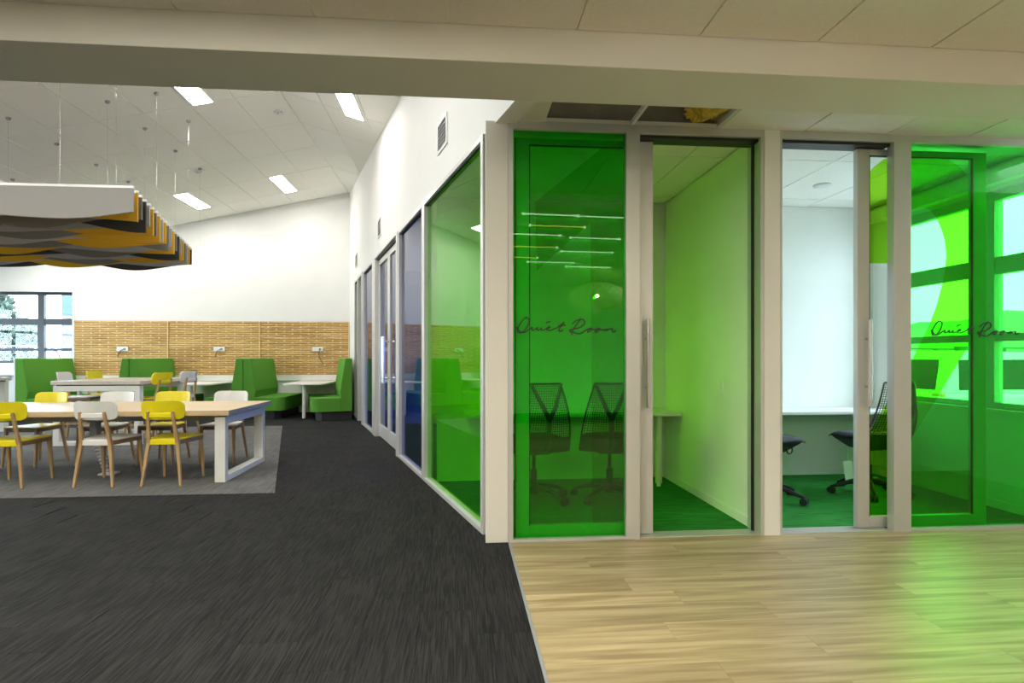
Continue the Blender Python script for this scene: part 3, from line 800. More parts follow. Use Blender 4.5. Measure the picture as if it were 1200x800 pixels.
def outlet(x, label, sw_):
    o = thing('wall_outlet', label, 'socket', (x, YB-.058, 1.39), group='double sockets on the timber panels')
    box(-.115, .115, -.02, 0, -.045, .045).build('plate', 'plastic_white', o, bevel=.004)
    for q in (-.06, .05): box(q-.022, q+.022, -.024, -.02, -.02, .02).build('socket_face', 'grey_edge' if q > 0 else 'plastic_white', o)
    c = [(.055, -.03, 0), (.035, -.05, -.06), (sw_*.3, -.055, -.16), (sw_*.6, -.05, -.26), (sw_, -.045, -.33)]
    MB().tube(c if sw_ > 0 else [(.04, -.03, 0), (-.02, -.05, -.04), (-.06, -.05, -.12), (-.075, -.05, -.17)], .007, 6).build('cable', 'black_plastic', o, smooth=True)
outlet(-7.17, 'white wall socket with short cable above the booth next to the window', -1)
outlet(-5.18, 'white wall socket with short cable on the middle timber panel', -1)
outlet(-3.10, 'white wall socket with long dangling cable above the end booth table', .14)
struct('trim_9', box(-8.2, -2.42, YB-.05, YB, .70, .826), 'white_laminate', 'white ledge strip beneath the timber panels', 'trim')

# end wall window
we = thing('window_9', 'dark framed window in the end wall with a tree outside', 'window', kind='structure')
ya, yb = YB+.06, YB+.13
XA, XB = -10.9, -8.217
for a, b in ((XA, XA+.06), (XB-.03, XB)): box(a, b, ya, yb, 1.09, 2.60).build('frame_stile', 'window_grey', we)
for a, b in ((1.09, 1.14), (2.54, 2.60), (1.90, 2.035), (1.345, 1.405)): box(XA+.06, XB-.03, ya, yb, a, b).build('frame_rail', 'window_grey', we)
for x in (-8.885, -9.95): box(x-.065, x+.065, ya-.01, yb, 1.14, 2.54).build('mullion', 'window_grey', we)
xs = [XA+.06, -9.95, -8.885, XB-.03]
for i in range(3):
    for a, b in ((1.14, 1.345), (1.405, 1.90), (2.035, 2.54)):
        box(xs[i], xs[i+1], ya+.03, ya+.036, a, b).build('pane', 'glass_clear', we)
rv = MB(); rv.box(XB, XB+.05, YB-.012, YB+.06, 1.05, 2.66); rv.box(XA-.05, XB, YB-.012, YB+.06, 2.60, 2.66); rv.box(XA-.05, XB+.05, YB-.06, YB+.06, 1.03, 1.09)
struct('trim_10', rv, 'white_laminate', 'white lining and sill around the end wall window', 'window trim')
wb_ = MB().box(-10.9, -8.36, YB-.30, YB-.001, .84, .94)
tag(wb_.build('wall_shelf', 'white_laminate'), 'white shelf below the dark framed end window', 'shelf')

# ------------------------------------------------------------------ green booths
BL = 1.46
def bench(sd):
    t = thing('booth_bench', 'x', 'bench')
    prof = [(0, .17), (0, 1.19), (.125, 1.19), (.225, .56), (.205, .42), (.205, .17)]
    MB().prism([(sd*x, z) for x, z in prof], 0, BL, 'y').build('backrest', 'green_fabric', t, bevel=.012)
    seat = rrect(.207, .76, .0, BL, .14, 6)
    # square the corners that meet the wall and the backrest
    seat = [(.207, .0), (.60, .0)] + [(.60+.16*math.sin(R(a)), .16-.16*math.cos(R(a))) for a in range(15, 90, 15)] + [(.76, .16), (.76, BL), (.207, BL)]
    MB().prism([(sd*x, y) for x, y in seat], .17, .43, 'z').build('seat', 'green_fabric', t, bevel=.02, seg=3)
    MB().prism([(sd*x, y) for x, y in [(.0, .07), (.56, .07), (.66, .17), (.66, BL), (.0, BL)]], 0, .168, 'z').build('plinth', 'black_plinth', t)
    return t
GB = 'green upholstered booth benches'
br_ = bench(1); bl_ = bench(-1)
y0b = YB-.056-BL
br_.location = (-4.17, y0b, 0); br_['label'] = 'green high back bench facing the end booth table beside the corridor wall'; br_['group'] = GB
bl_.location = (-4.180, y0b, 0); bl_['label'] = 'green high back bench facing the middle booth, back to back with the end booth'; bl_['group'] = GB
copy_tree(br_, (-6.27, y0b, 0), None, 'green high back bench behind the tall table, opening towards the middle booth', GB)
copy_tree(bl_, (-6.278, y0b, 0), None, 'green high back bench with its back to the middle booth, near the window', GB)
copy_tree(br_, (-8.30, y0b, 0), None, 'green high back bench standing directly below the dark framed window', GB)
e4 = copy_tree(bl_, None, None, 'green bench set against the slanting corridor wall', GB)
pt = wp(7.93, .115); e4.location = (pt.x, pt.y, 0); e4.rotation_euler = (0, 0, R(15.6))
MB().box(-8.33, -8.305, y0b, YB-.03, 0, 1.19)
sp_ = tag(MB().box(-8.33, -8.303, y0b, YB-.065, 0, 1.185).build('screen_panel', 'white_laminate'), 'thin white end panel closing the bench below the window', 'panel')

def booth_table(x, label, w=.40):
    t = thing('booth_table', label, 'table', (x, YB-.035, 0), group='white booth tables')
    L_ = 1.48
    out = [(-w, 0), (-w, -L_+.16)] + [(-w+.16-.16*math.cos(R(a)), -L_+.16-.16*math.sin(R(a))) for a in range(15, 91, 15)] + [(w-.16+.16*math.sin(R(a)), -L_+.16-.16*math.cos(R(a))) for a in range(0, 90, 15)] + [(w, -L_+.16), (w, 0)]
    MB().prism(out, .665, .692).build('table_top', 'white_laminate', t, bevel=.004)
    MB().cyl((0, -L_+.17, .012), (0, -L_+.17, .665), .034, n=18).build('leg', 'white_powder', t)
    MB().cyl((0, -L_+.17, 0), (0, -L_+.17, .012), .026, n=14).build('foot', 'plastic_white', t)
    box(-.30, .30, -.05, -.0, .60, .665).build('wall_bracket', 'white_powder', t)
booth_table(-3.07, 'white booth table next to the slanting corridor wall')
booth_table(-5.22, 'white booth table between the two back to back benches')
booth_table(-7.27, 'white booth table behind the tall table, close to the window')

# ------------------------------------------------------------------ tables with loop legs
def loop_table(label, loc, x0, x1, y0, y1, z, loop_axis, loops, top, edge_mat, group=None, sec=.075, spine=False):
    t = thing('dining_table' if z < .8 else 'high_table', label, 'table', loc, group=group)
    th = .05
    box(x0, x1, y0, y1, z-th, z).build('table_top', top, t, bevel=.003)
    if edge_mat:
        if loop_axis == 'y':
            for xe in ((x1, x1+.003), (x0-.003, x0)): box(xe[0], xe[1], y0, y1, z-th, z-.001).build('edge_strip', edge_mat, t)
    zt = z-th-.016
    for c0 in loops:
        if loop_axis == 'y':     # loop stands in the YZ plane at x = c0
            a0, a1 = y0+.05, y1-.05
            leg = MB().box(c0-.05, c0+.05, a0, a0+sec, 0, zt).build('leg', 'white_powder', t, bevel=.003)
            MB().box(c0-.05, c0+.05, a1-sec, a1, 0, zt).build('leg', 'white_powder', t, bevel=.003)
            MB().box(c0-.05, c0+.05, a0+sec, a1-sec, 0, sec*.75).build('foot_rail', 'white_powder', t, bevel=.003)
            MB().box(c0-.05, c0+.05, a0+sec, a1-sec, zt-sec, zt).build('top_rail', 'white_powder', t, bevel=.003)
            MB().box(c0-.035, c0+.035, a0+.03, a1-.03, zt, zt+.016).build('spacer', 'black_plinth', t)
        else:                    # loop stands in the XZ plane at y = c0
            a0, a1 = x0+.02, x1-.02
            MB().box(a0, a0+sec, c0-.05, c0+.05, 0, zt).build('leg', 'white_powder', t, bevel=.003)
            MB().box(a1-sec, a1, c0-.05, c0+.05, 0, zt).build('leg', 'white_powder', t, bevel=.003)
            MB().box(a0+sec, a1-sec, c0-.05, c0+.05, 0, sec*.75).build('foot_rail', 'white_powder', t, bevel=.003)
            MB().box(a0+sec, a1-sec, c0-.05, c0+.05, zt-sec, zt).build('top_rail', 'white_powder', t, bevel=.003)
            MB().box(a0+.03, a1-.03, c0-.035, c0+.035, zt, zt+.016).build('spacer', 'black_plinth', t)
    if spine:
        box(x0+.4, x1-.12, (y0+y1)/2-.20, (y0+y1)/2-.14, z-th-.09, z-th).build('apron_beam', 'grey_edge', t)
        box(x0+.4, x1-.12, (y0+y1)/2+.14, (y0+y1)/2+.20, z-th-.09, z-th).build('apron_beam', 'grey_edge', t)
        box(-1.575, -1.495, -.04, .04, .40, z-th).build('cable_column', 'grey_edge', t, bevel=.01)
        ch = MB()
        for q in range(12):
            f0 = q/11; px_ = -1.535 + .13*f0*f0 + .03*math.sin(f0*3.1); pz_ = .40 - .385*f0
            ch.box(px_-.034, px_+.034, -.035, .035, pz_-.012, pz_+.012)
        ch.build('cable_chain', 'alu', t, bevel=.004, kind='stuff')
        box(-1.47, -1.33, -.08, .08, 0, .02).build('cable_base', 'alu', t, bevel=.004)
    return t
loop_table('long oak topped dining table with white loop legs on pale carpet', (-2.21, 6.47, .004), -3.7, 0.0, -.56, .72, .70, 'y', [-.10, -3.55], 'oak_top', 'grey_edge', spine=True)
loop_table('tall pale topped table with white loop frame behind the long dining table', (-4.945, 9.23, .004), -.590, .575, -.67, .80, .885, 'x', [-.60, .72], 'ash_top', None, 'counter height tables')
loop_table('tall pale topped table at the edge of the room below the window', (-7.95, 10.0, 0), -.60, .60, -1.1, .45, .885, 'x', [-1.0, .36], 'ash_top', None, 'counter height tables')

# ------------------------------------------------------------------ chairs
def shell_back(m, w, h, r, curve, tilt, zc, th, yc, n=14, rows=6):
    fr, bk = [], []
    cs = [-w + r*(1-math.cos(R(a))) for a in (0, 20, 40, 60, 78)]
    xs_ = cs + [-w+r + 2*(w-r)*q/8 for q in range(9)] + [-c_ for c_ in cs[::-1]]
    n = len(xs_)-1
    for i in range(n+1):
        x = xs_[i]; ax = abs(x)
        dz = 0 if ax <= w-r else r - math.sqrt(max(0, r*r - (ax-(w-r))**2))
        for j in range(rows+1):
            z = -h/2+dz + (h-2*dz)*j/rows
            y = yc + curve*(x/w)**2 - tilt*z
            fr.append((x, y+th/2, zc+z)); bk.append((x, y-th/2, zc+z))
    K = len(fr); q = rows+1
    fs = []
    for i in range(n):
        for j in range(rows):
            a = i*q+j; fs.append((a, a+1, a+q+1, a+q)); fs.append((K+a, K+a+q, K+a+q+1, K+a+1))
    rim = [i*q for i in range(n+1)] + [n*q+j for j in range(1, q)] + [i*q+rows for i in range(n-1, -1, -1)] + [j for j in range(rows-1, 0, -1)]
    for a in range(len(rim)):
        b = (a+1) % len(rim); fs.append((rim[a], rim[b], K+rim[b], K+rim[a]))
    m.add(fr+bk, fs)
def chair(shell, dz=0.0):
    """timber chair facing +Y; dz raises the seat for the stool version"""
    t = thing('dining_chair' if dz == 0 else 'counter_stool', 'x', 'chair' if dz == 0 else 'stool')
    zs = .43+dz
    # seat: tapering panel, lifted rear tab
    plan = [(-.135, -.20), (.135, -.20), (.165, -.10), (.205, .17)] + [(.205-.05+.05*math.cos(R(a)), .17+.05*math.sin(R(a))) for a in (30, 60, 90)] + [(-.155+.05*math.cos(R(a)), .17+.05*math.sin(R(a))) for a in (90, 120, 150)] + [(-.205, .17), (-.165, -.10)]
    MB().prism(plan, zs-.004, zs+.012).build('seat', shell, t, bevel=.004)
    MB().box(-.118, .118, -.222, -.196, zs-.045, zs+.008).build('seat_rear_lip', shell, t, bevel=.006)
    for sd in (-1, 1):
        MB().bar((sd*.132, -.19, zs-.024), (sd*.185, .20, zs-.024), .024, .042, xdir=(1, 0, 0)).build('side_rail', 'oak_dark', t, bevel=.003)
        MB().bar((sd*.19*(1+dz*.25), .225+dz*.1, 0), (sd*.175, .185, zs-.004), .022, .024, .034, .034).build('front_leg', 'oak_leg', t, bevel=.004)
        rl = MB()
        rl.bar((sd*.175*(1+dz*.2), -.245-dz*.12, 0), (sd*.130, -.205, zs-.02), .022, .026, .032, .036)
        rl.bar((sd*.130, -.205, zs-.03), (sd*.108, -.268, zs+.275), .032, .036, .024, .022)
        rl.build('rear_leg', 'oak_leg', t, bevel=.004)
    MB().bar((-.17, .185, zs-.024), (.17, .185, zs-.024), .024, .042, xdir=(0, 1, 0)).build('front_rail', 'oak_dark', t, bevel=.003)
    if dz:
        MB().bar((-.185, .205, .24), (.185, .205, .24), .022, .022, xdir=(0, 1, 0)).build('foot_rail', 'oak_leg', t)
        for sd in (-1, 1): MB().bar((sd*.185, .205, .24), (sd*.165, -.225, .24), .02, .02).build('foot_rail', 'oak_leg', t)
    m = MB(); shell_back(m, .195, .175, .050, .055, .16, zs+.285, .016, -.262)
    m.build('backrest', shell, t, smooth=False, bevel=.0)
    MB().box(-.104, .104, -.268, -.248, zs+.215, zs+.262).build('back_tab', shell, t, bevel=.006)
    return t
cy = chair('chair_yellow'); cw = chair('chair_white')
GC = 'timber legged dining chairs'
def put(o, first, loc, rz, label, group):
    if first:
        o.location = loc; o.rotation_euler = (0, 0, R(rz)); o['label'] = label; o['group'] = group; return o
    return copy_tree(o, loc, R(rz), label, group)
put(cy, True, (-2.79, 6.075, .004), 0, 'yellow chair on the near side of the long table, closest to its loop leg', GC)
put(cw, True, (-3.385, 6.075, .004), -2, 'white timber legged chair on the near side of the long table between yellow chairs', GC)
put(cy, False, (-4.22, 6.065, .004), 6, 'yellow chair on the near side of the long table, cut by the picture edge', GC)
put(cw, False, (-2.745, 7.21, .004), 180, 'white timber legged chair on the far side of the table end near its loop leg', GC)
put(cy, False, (-3.41, 7.20, .004), 180, 'yellow timber legged chair on the far side of the long table between two white chairs', GC)
put(cw, False, (-4.05, 7.20, .004), 177, 'white timber legged chair on the far side of the long table between two yellow chairs', GC)
put(cy, False, (-4.78, 7.16, .004), 172, 'yellow timber legged chair on the far side of the long table, nearest the window', GC)
pm('chair_grey', (0.50, 0.53, 0.58), 0.4, var=0.02, scale=6)
sy_ = chair('chair_yellow', .19); sw_ = chair('chair_white', .19)
GS = 'timber legged counter stools'
put(sw_, True, (-5.60, 9.32, .004), -84, 'white timber legged stool on the window side of the tall table', GS)
put(sy_, True, (-5.58, 9.98, .004), -90, 'yellow timber legged stool on the window side of the tall table', GS)
put(sy_, False, (-4.48, 9.02, .004), 75, 'yellow timber legged stool on the corridor side of the tall table', GS)
put(sw_, False, (-4.43, 9.72, .004), 78, 'white stool on the corridor side of the tall table, beyond the yellow one', GS)

# ------------------------------------------------------------------ hanging felt baffles
FINC = ['felt_pale', 'felt_mustard', 'felt_mid', 'felt_dark', 'felt_pale', 'felt_mustard', 'felt_mid', 'felt_mustard', 'felt_pale', 'felt_mustard',
        'felt_mid', 'felt_pale', 'felt_mustard', 'felt_mid', 'felt_dark', 'felt_pale', 'felt_mustard', 'felt_mid', 'felt_pale', 'felt_mustard', 'felt_dark']
CN = {'felt_pale': 'pale grey', 'felt_mustard': 'mustard', 'felt_mid': 'mid grey', 'felt_dark': 'charcoal'}
raft = thing('acoustic_baffle', 'wavy grey and mustard felt fins hanging as one raft over the long table', 'acoustic panel', (-3.55, 6.8, 3.06))
NF = len(FINC)
for k in range(NF):
    y = 3.8*k/(NF-1); xe = -1.032*k/(NF-1)
    L_ = 4.2
    top = 0.0
    pts = []
    for i in range(41):
        x = -L_*i/40
        b = -.30 + .05*math.sin(2*math.pi*(x/2.3) + math.pi*.85*(k % 2) + .30*k + 1.1) + .018*math.sin(2*math.pi*x/1.5 + k*1.7)
        pts.append((xe+x, b))
    poly = [(xe-L_, top), (xe, top)] + pts
    f = MB().prism(poly, y, y+.024, 'y').build('fin', FINC[k], raft)
    f['label'] = CN[FINC[k]] + ' felt fin with wavy lower edge'
    box(xe-L_, xe+.004, y-.004, y+.028, .0, .028).build('top_channel', 'alu_light', raft)
for x in (-1.35, -2.5, -3.65):
    box(x-.012, x+.012, -.02, 3.84, .028, .052).build('cross_rail', 'alu_light', raft)
for x in (-3.816, -4.405, -5.568, -6.771):
    for y in (6.97, 7.856, 8.742, 9.64, 10.52):
        if (x, y) == (-3.816, 9.64) or (x > -4 and y > 9): continue
        zt = zl(x)
        w = MB().tube([(x+3.55, y-6.8, .04), (x+3.55, y-6.8, zt-3.06-.004)], .0013, 5).build('suspension_wire', 'steel', raft)
        MB().cyl((x+3.55, y-6.8, zt-3.06-.028), (x+3.55, y-6.8, zt-3.06-.001), .022, .034, n=12).build('ceiling_hook', 'grey_edge', raft)

# ------------------------------------------------------------------ ceiling lights and detectors of the big room
def troffer(x0, x1, y0, y1, side, label):
    xm = (x0+x1)/2; a = al if side == 0 else ar; z = (zl if side == 0 else zr)(xm)
    t = thing('ceiling_light', label, 'light', (xm, (y0+y1)/2, z-.005), group='ceiling light panels')
    t.rotation_euler = (0, -a, 0)
    w = (x1-x0)/2/math.cos(a); d = (y1-y0)/2
    f = MB(); f.box(-w, w, -d, -d+.014, -.012, 0); f.box(-w, w, d-.014, d, -.012, 0); f.box(-w, -w+.014, -d+.014, d-.014, -.012, 0); f.box(w-.014, w, -d+.014, d-.014, -.012, 0)
    f.build('frame', 'plastic_white', t)
    MB().add([(-w+.014, -d+.014, -.009), (w-.014, -d+.014, -.009), (w-.014, d-.014, -.009), (-w+.014, d-.014, -.009)], [(3, 2, 1, 0)]).build('diffuser', 'panel_light', t)
troffer(-3.575, -3.30, 7.25, 8.32, 0, 'bright ceiling light panel closest to the beam on the ridge side of the wide slope')
troffer(-1.585, -1.32, 7.37, 8.44, 1, 'bright ceiling light panel on the narrow slope over the corridor wall')
troffer(-3.59, -3.335, 11.52, 12.59, 0, 'bright ceiling light panel near the end wall, closer to the corridor corner')
troffer(-5.32, -5.055, 11.53, 12.60, 0, 'bright ceiling light panel near the end wall, above the middle booth')
troffer(-7.06, -6.79, 11.53, 12.60, 0, 'added ceiling light panel hidden behind the felt baffles, nearer the middle booth')  # this panel and the next are added to brighten the end wall
troffer(-8.80, -8.53, 11.53, 12.60, 0, 'added ceiling light panel hidden behind the felt baffles, above the end window')
k = 0
for (x, y) in ((-5.32, 3.6), (-3.58, 3.6), (-1.585, 3.9), (-8.80, 7.25), (-7.06, 3.6), (-10.5, 7.25), (-8.8, 3.6)):  # more unseen panels, added for the light they give the big room
    troffer(x, x+.27, y, y+1.07, 1 if x > XR else 0, 'added ceiling light panel out of sight %s' % ['above the beam over the middle booth line', 'above the beam near the ridge', 'above the beam on the narrow slope', 'beyond the felt baffles', 'above the beam beyond the baffles', 'at the low side of the wide slope', 'above the beam at the low side'][k]); k += 1
def detector(x, y, label):
    t = thing('smoke_detector', label, 'detector', (x, y, zl(x)-.005), group='round detectors on the sloping ceiling'); t.rotation_euler = (0, -al, 0)
    MB().lathe([(.085, 0), (.085, -.016), (.07, -.026), (.001, -.028)], 24).build('base', 'plastic_white', t, smooth=False)
    MB().lathe([(.045, -.026), (.04, -.045), (.001, -.047)], 18).build('sensor', 'plastic_white', t)
    for q in (-.035, .02): box(q, q+.02, -.05, -.03, -.032, -.02).build('slot', 'grey_edge', t)
detector(-2.62, 8.94, 'round smoke detector by the ridge between two light panels')
detector(-4.454, 10.63, 'round smoke detector in the middle of the wide ceiling slope')

# added, unseen entrance-area ceiling panels; slim tube lights and a pendant (behind the viewer, seen mirrored in the glass)
def near_fill_panel(x, y, label):
    t = thing('ceiling_light', label, 'light', (x, y, CZ-.005), group='added entrance ceiling panels')
    f = MB(); w, d = .29, .59
    f.box(-w, w, -d, -d+.014, -.012, 0); f.box(-w, w, d-.014, d, -.012, 0); f.box(-w, -w+.014, -d+.014, d-.014, -.012, 0); f.box(w-.014, w, -d+.014, d-.014, -.012, 0)
    f.build('frame', 'plastic_white', t)
    MB().add([(-w+.014, -d+.014, -.009), (w-.014, -d+.014, -.009), (w-.014, d-.014, -.009), (-w+.014, d-.014, -.009)], [(3, 2, 1, 0)]).build('diffuser', 'fill_panel_warm', t)
for x, y, w_ in ((-.95, .965, 'over the carpet edge'), (-3.35, .965, 'over the carpet beside the beam'), (-.95, -1.8, 'behind over the carpet edge'), (-4.0, -1.8, 'behind over the carpet'), (3.25, -1.8, 'over the oak floor behind the viewer'), (-6.4, .965, 'at the far carpet side')):
    near_fill_panel(x, y, 'added unseen warm entrance ceiling panel ' + w_)
pn = thing('pendant_lamp', 'round openwork pendant lamp mirrored in the green glass', 'lamp', (2.52, -2.9, 2.33))
pw_ = MB()
for a in range(0, 360, 15):
    for sd in (1, -1):
        pts = []
        for k in range(13):
            ph = R(-75+150*k/12); th = R(a + sd*k*7)
            pts.append((.5*math.cos(ph)*math.cos(th), .5*math.cos(ph)*math.sin(th), .25*math.sin(ph)))
        pw_.tube(pts, .010, 5)
pw_.build('openwork_shade', 'pendant_shell', pn, smooth=True)
MB().lathe([(.006, -.03), (.03, -.018), (.033, .0), (.024, .024), (.006, .036)], 14).build('bulb', 'bulb_glow', pn, smooth=True)
MB().tube([(0, 0, .06), (0, 0, .43)], .006, 6).build('cord', 'black_plastic', pn)
for k, (x, y, L_, yl) in enumerate(((.9, 2.0, .55, 0), (1.45, 1.95, .55, 0), (1.05, 1.5, .6, 1), (.85, 1.05, .62, 0), (1.6, .9, .6, 0), (.9, .3, .7, 1), (1.7, .0, .7, 0), (.75, -.5, .7, 1), (1.35, -.9, .7, 0), (2.0, -1.3, .7, 0))):
    t = thing('tube_light', ['white', 'yellow'][yl] + ' slim tube light hung behind the viewer', 'light', (x, y, 2.62), R(-4), group='slim hanging tube lights')
    MB().cyl((-L_/2, 0, 0), (L_/2, 0, 0), .006, n=8).build('tube', 'tube_yellow' if yl else 'tube_white', t)
    for q in (-L_/2, L_/2): MB().cyl((q-.012, 0, 0), (q+.012, 0, 0), .014, n=8).build('end_cap', 'tube_white', t)
    MB().tube([(0, 0, 0), (0, 0, .146)], .002, 5).build('wire', 'steel', t)

# insulation hanging into the gap of the missing tile
ins = MB(); nu, nv = 22, 10
random.seed(3)
vs = []
for j in range(nv+1):
    for i in range(nu+1):
        u = i/nu; v = j/nv
        x = 1.48 + .24*u + .04*(1-u)*math.sin(9*v); y = 3.50+.36*v
        z = 2.825 - .02*u - .02*math.sin(7*u+5*v) + random.uniform(-.010, .010)
        vs.append((x, y, max(z, 2.80)))
top = [(x, y, z+.07) for x, y, z in vs]
fs = [(j*(nu+1)+i, (j+1)*(nu+1)+i, (j+1)*(nu+1)+i+1, j*(nu+1)+i+1) for j in range(nv) for i in range(nu)]
ins.add(vs, fs); ins.add(top, [f[::-1] for f in fs])
io = ins.build('insulation_batt', 'insulation', smooth=False); tag(io, 'torn yellow insulation batt showing in the ceiling gap', 'insulation')

# ------------------------------------------------------------------ outside
GZ = -.38
gd = MB().box(-60, 240, 13.7, 300, GZ-.2, GZ); gd.box(-60, -12.4, -60, 13.7, GZ-.2, GZ); gd.box(4.7, 240, -60, 13.7, GZ-.2, GZ)
struct('ground', gd, 'asphalt', 'pale grey paved car park outside the windows', 'ground')
hl = MB(); nh = 60
vs = []
for i in range(nh+1):
    a = R(5 + 80*i/nh); h = 9 + 5*math.sin(i*.21+.4) + 2.0*math.sin(i*.53) + 1.0*math.sin(i*1.3)
    for rr, hh in ((150, GZ), (170, h*.6), (200, h*1.15), (240, h*.8)): vs.append((rr*math.sin(a), rr*math.cos(a), hh))
fs = [(i*4+q, i*4+q+1, (i+1)*4+q+1, (i+1)*4+q) for i in range(nh) for q in range(3)]
hl.add(vs, fs); ho = hl.build('hill', 'hill_green', smooth=True); tag(ho, 'pale green ridge of hills beyond the car park', 'hill')

def suv(loc, rz, label):
    t = thing('car', label, 'car', loc, rz)
    # local: rear at x=0, nose at +x, width along y (-.92..0.92)
    low = [(.0, .42), (-.02, .70), (.02, 1.02), (4.55, .98), (4.72, .80), (4.70, .45), (4.5, .30), (.15, .30)]
    MB().prism(low, -.92, .92, 'y').build('body', 'car_white', t, bevel=.06, seg=3)
    cab = MB()
    cab.add([(.04, -.90, 1.0), (3.25, -.90, 1.0), (2.55, -.74, 1.66), (.26, -.74, 1.70), (.04, .90, 1.0), (3.25, .90, 1.0), (2.55, .74, 1.66), (.26, .74, 1.70)],
            [(0, 1, 2, 3), (7, 6, 5, 4), (3, 2, 6, 7), (0, 3, 7, 4), (1, 5, 6, 2), (0, 4, 5, 1)])
    cab.build('cabin', 'car_white', t, bevel=.04, seg=3)
    def side_win(xa, xb, ya_sign, nm='side_window'):
        def P(x, z): return (x, ya_sign*(.90-.16*(z-1.0)/.68+.006), z)
        def Q(x, z): return (x, ya_sign*(.90-.16*(z-1.0)/.68-.02), z)
        pts = [(xa[0], 1.06), (xb[0], 1.06), (xb[1], 1.56), (xa[1], 1.56)]
        m = MB(); m.add([P(*p) for p in pts]+[Q(*p) for p in pts], [(0,1,2,3),(7,6,5,4),(0,4,5,1),(1,5,6,2),(2,6,7,3),(3,7,4,0)])
        m.build(nm, 'car_glass', t, bevel=.015)
    for s_ in (-1, 1):
        side_win((.30, .40), (.82, .82), s_); side_win((.95, .95), (1.85, 1.80), s_); side_win((1.97, 1.92), (2.95, 2.45), s_)
    def RX(z): return .04+.22*(z-1.0)/.70
    m = MB(); pts = [(-.70, 1.06), (.70, 1.06), (.62, 1.56), (-.62, 1.56)]
    m.add([(RX(z)-.012, y, z) for y, z in pts]+[(RX(z)+.02, y, z) for y, z in pts], [(3,2,1,0),(4,5,6,7),(0,1,5,4),(1,2,6,5),(2,3,7,6),(3,0,4,7)])
    m.build('rear_window', 'car_glass', t, bevel=.02)
    for s_ in (-1, 1):
        box(-.035, .06, s_*.80-.10, s_*.80+.10, .82, 1.02).build('tail_lamp', 'lamp_red', t, bevel=.02)
        MB().tube([(.45, s_*.66, 1.76), (2.35, s_*.66, 1.74)], .018, 8).build('roof_rail', 'black_plastic', t)
        for x in (.5, 1.4, 2.3): box(x-.03, x+.03, s_*.66-.015, s_*.66+.015, 1.66, 1.76).build('rail_foot', 'black_plastic', t)
        for x in (.85, 3.75):
            w = MB().cyl((x, s_*.72, .34), (x, s_*.93, .34), .34, n=24).build('wheel', 'tyre', t)
            MB().cyl((x, s_*.925, .34), (x, s_*.945, .34), .20, n=16).build('hubcap', 'alu_light', w)
        box(2.75, 2.95, s_*.93-.02, s_*1.07+.02, 1.02, 1.16).build('mirror', 'car_white', t, bevel=.02)
    box(-.03, -.01, -.26, .26, .62, .74).build('number_plate', 'plate_yellow', t)
    box(-.12, .08, -.88, .88, .40, .58).build('bumper', 'black_plastic', t, bevel=.03)
    return t
suv((7.6, 9.65, GZ), R(4), 'white wagon parked outside the quiet room window')

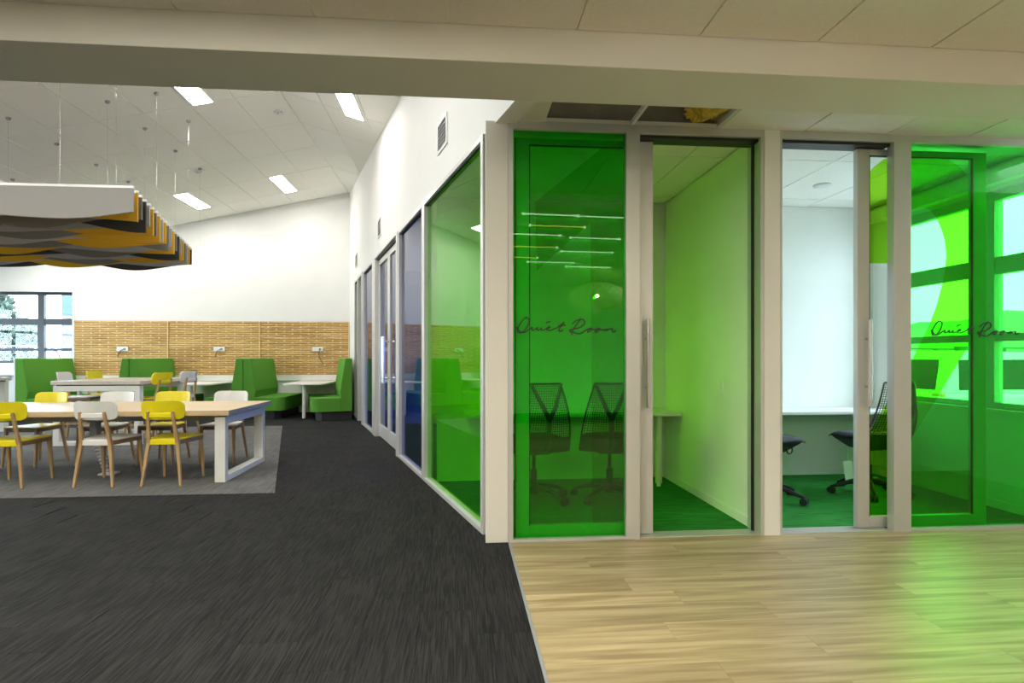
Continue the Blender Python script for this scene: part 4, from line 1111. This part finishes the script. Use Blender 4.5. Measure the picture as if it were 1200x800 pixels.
# tree, blue building, fence and rail outside the end window
tr = thing('tree', 'leafy tree outside the end wall window', 'tree', (-14.6, 19.0, GZ))
MB().tube([(0, 0, 0), (.05, 0, 1.0), (-.05, .1, 2.0), (.1, .1, 3.0)], [.16, .13, .10, .06], 9).build('trunk', 'bark', tr, smooth=True)
lv = MB()
for k in range(9000):
    a = random.uniform(0, 2*math.pi); b = math.acos(random.uniform(-1, 1)); rr = random.uniform(.45, 1)**.5
    cx, cz, sr = random.choice([(0, 2.9, 1.2), (.9, 2.2, .95), (-.9, 2.4, 1.1), (.4, 1.5, 1.15), (-.6, 1.3, 1.1), (1.2, 1.2, .8)])
    p = Vector((cx+sr*rr*math.sin(b)*math.cos(a), sr*rr*math.sin(b)*math.sin(a), cz+sr*.8*rr*math.cos(b)))
    u = Vector((random.uniform(-1, 1), random.uniform(-1, 1), random.uniform(-1, 1))).normalized()*.10; w = u.orthogonal().normalized()*.06
    lv.add([p-u, p+w, p+u, p-w], [(0, 1, 2, 3)])
lv.build('foliage', 'leaf_green', tr, kind='stuff')
bd = thing('building', 'pale blue building wall outside the end window', 'building', (-12.3, 22.0, GZ))
box(-1.55, 2.8, 0, 5, 0, 5.4).build('wall', 'plaster_blue', bd); box(-1.65, 2.9, -.15, 5.1, 5.4, 5.6).build('parapet', 'galvanised', bd)
box(.9, 1.7, -.03, 0, .9, 2.0).build('window', 'car_glass', bd)
fe = thing('fence', 'chain link fence outside the end window', 'fence', (-14.0, 16.6, GZ))
for x in (0, 1.8, 3.6): MB().cyl((x, 0, 0), (x, 0, 1.9), .03, n=10).build('post', 'galvanised', fe)
MB().cyl((0, 0, 1.88), (3.6, 0, 1.88), .022, n=8).build('top_rail', 'galvanised', fe)
wi = MB()
for k in range(34):
    x = -1.85 + k*.17
    for sd in (1, -1):
        a, b = (x, x+1.85) if sd == 1 else (x+1.85, x)
        # clip the diagonal wire to the fence length
        t0, t1 = 0.0, 1.0
        f = lambda t_: a+(b-a)*t_
        ts = [t_ for t_ in [i/40 for i in range(41)] if 0 <= f(t_) <= 3.6]
        if len(ts) < 2: continue
        wi.bar((f(ts[0]), 0, 1.87*ts[0]+.01), (f(ts[-1]), 0, 1.87*ts[-1]+.01), .013, .013)
wi.build('wire_mesh', 'galvanised', fe, kind='stuff')
hr = thing('handrail', 'curved red handrail outside the end window', 'railing', (-9.9, 15.4, GZ))
MB().tube([(-.9, 0, 1.78), (-.1, 0, 1.78), (.08, 0, 1.74), (.16, 0, 1.62), (.18, 0, 1.4), (.18, 0, 0)], .022, 8).build('rail', 'rail_red', hr, smooth=True)
MB().tube([(.9, 0, 1.78), (.5, 0, 1.78), (.34, 0, 1.72), (.30, 0, 1.55), (.30, 0, 0)], .022, 8).build('rail', 'galvanised', hr, smooth=True)
MB().cyl((-.8, 0, 0), (-.8, 0, 1.78), .02, n=8).build('post', 'galvanised', hr)
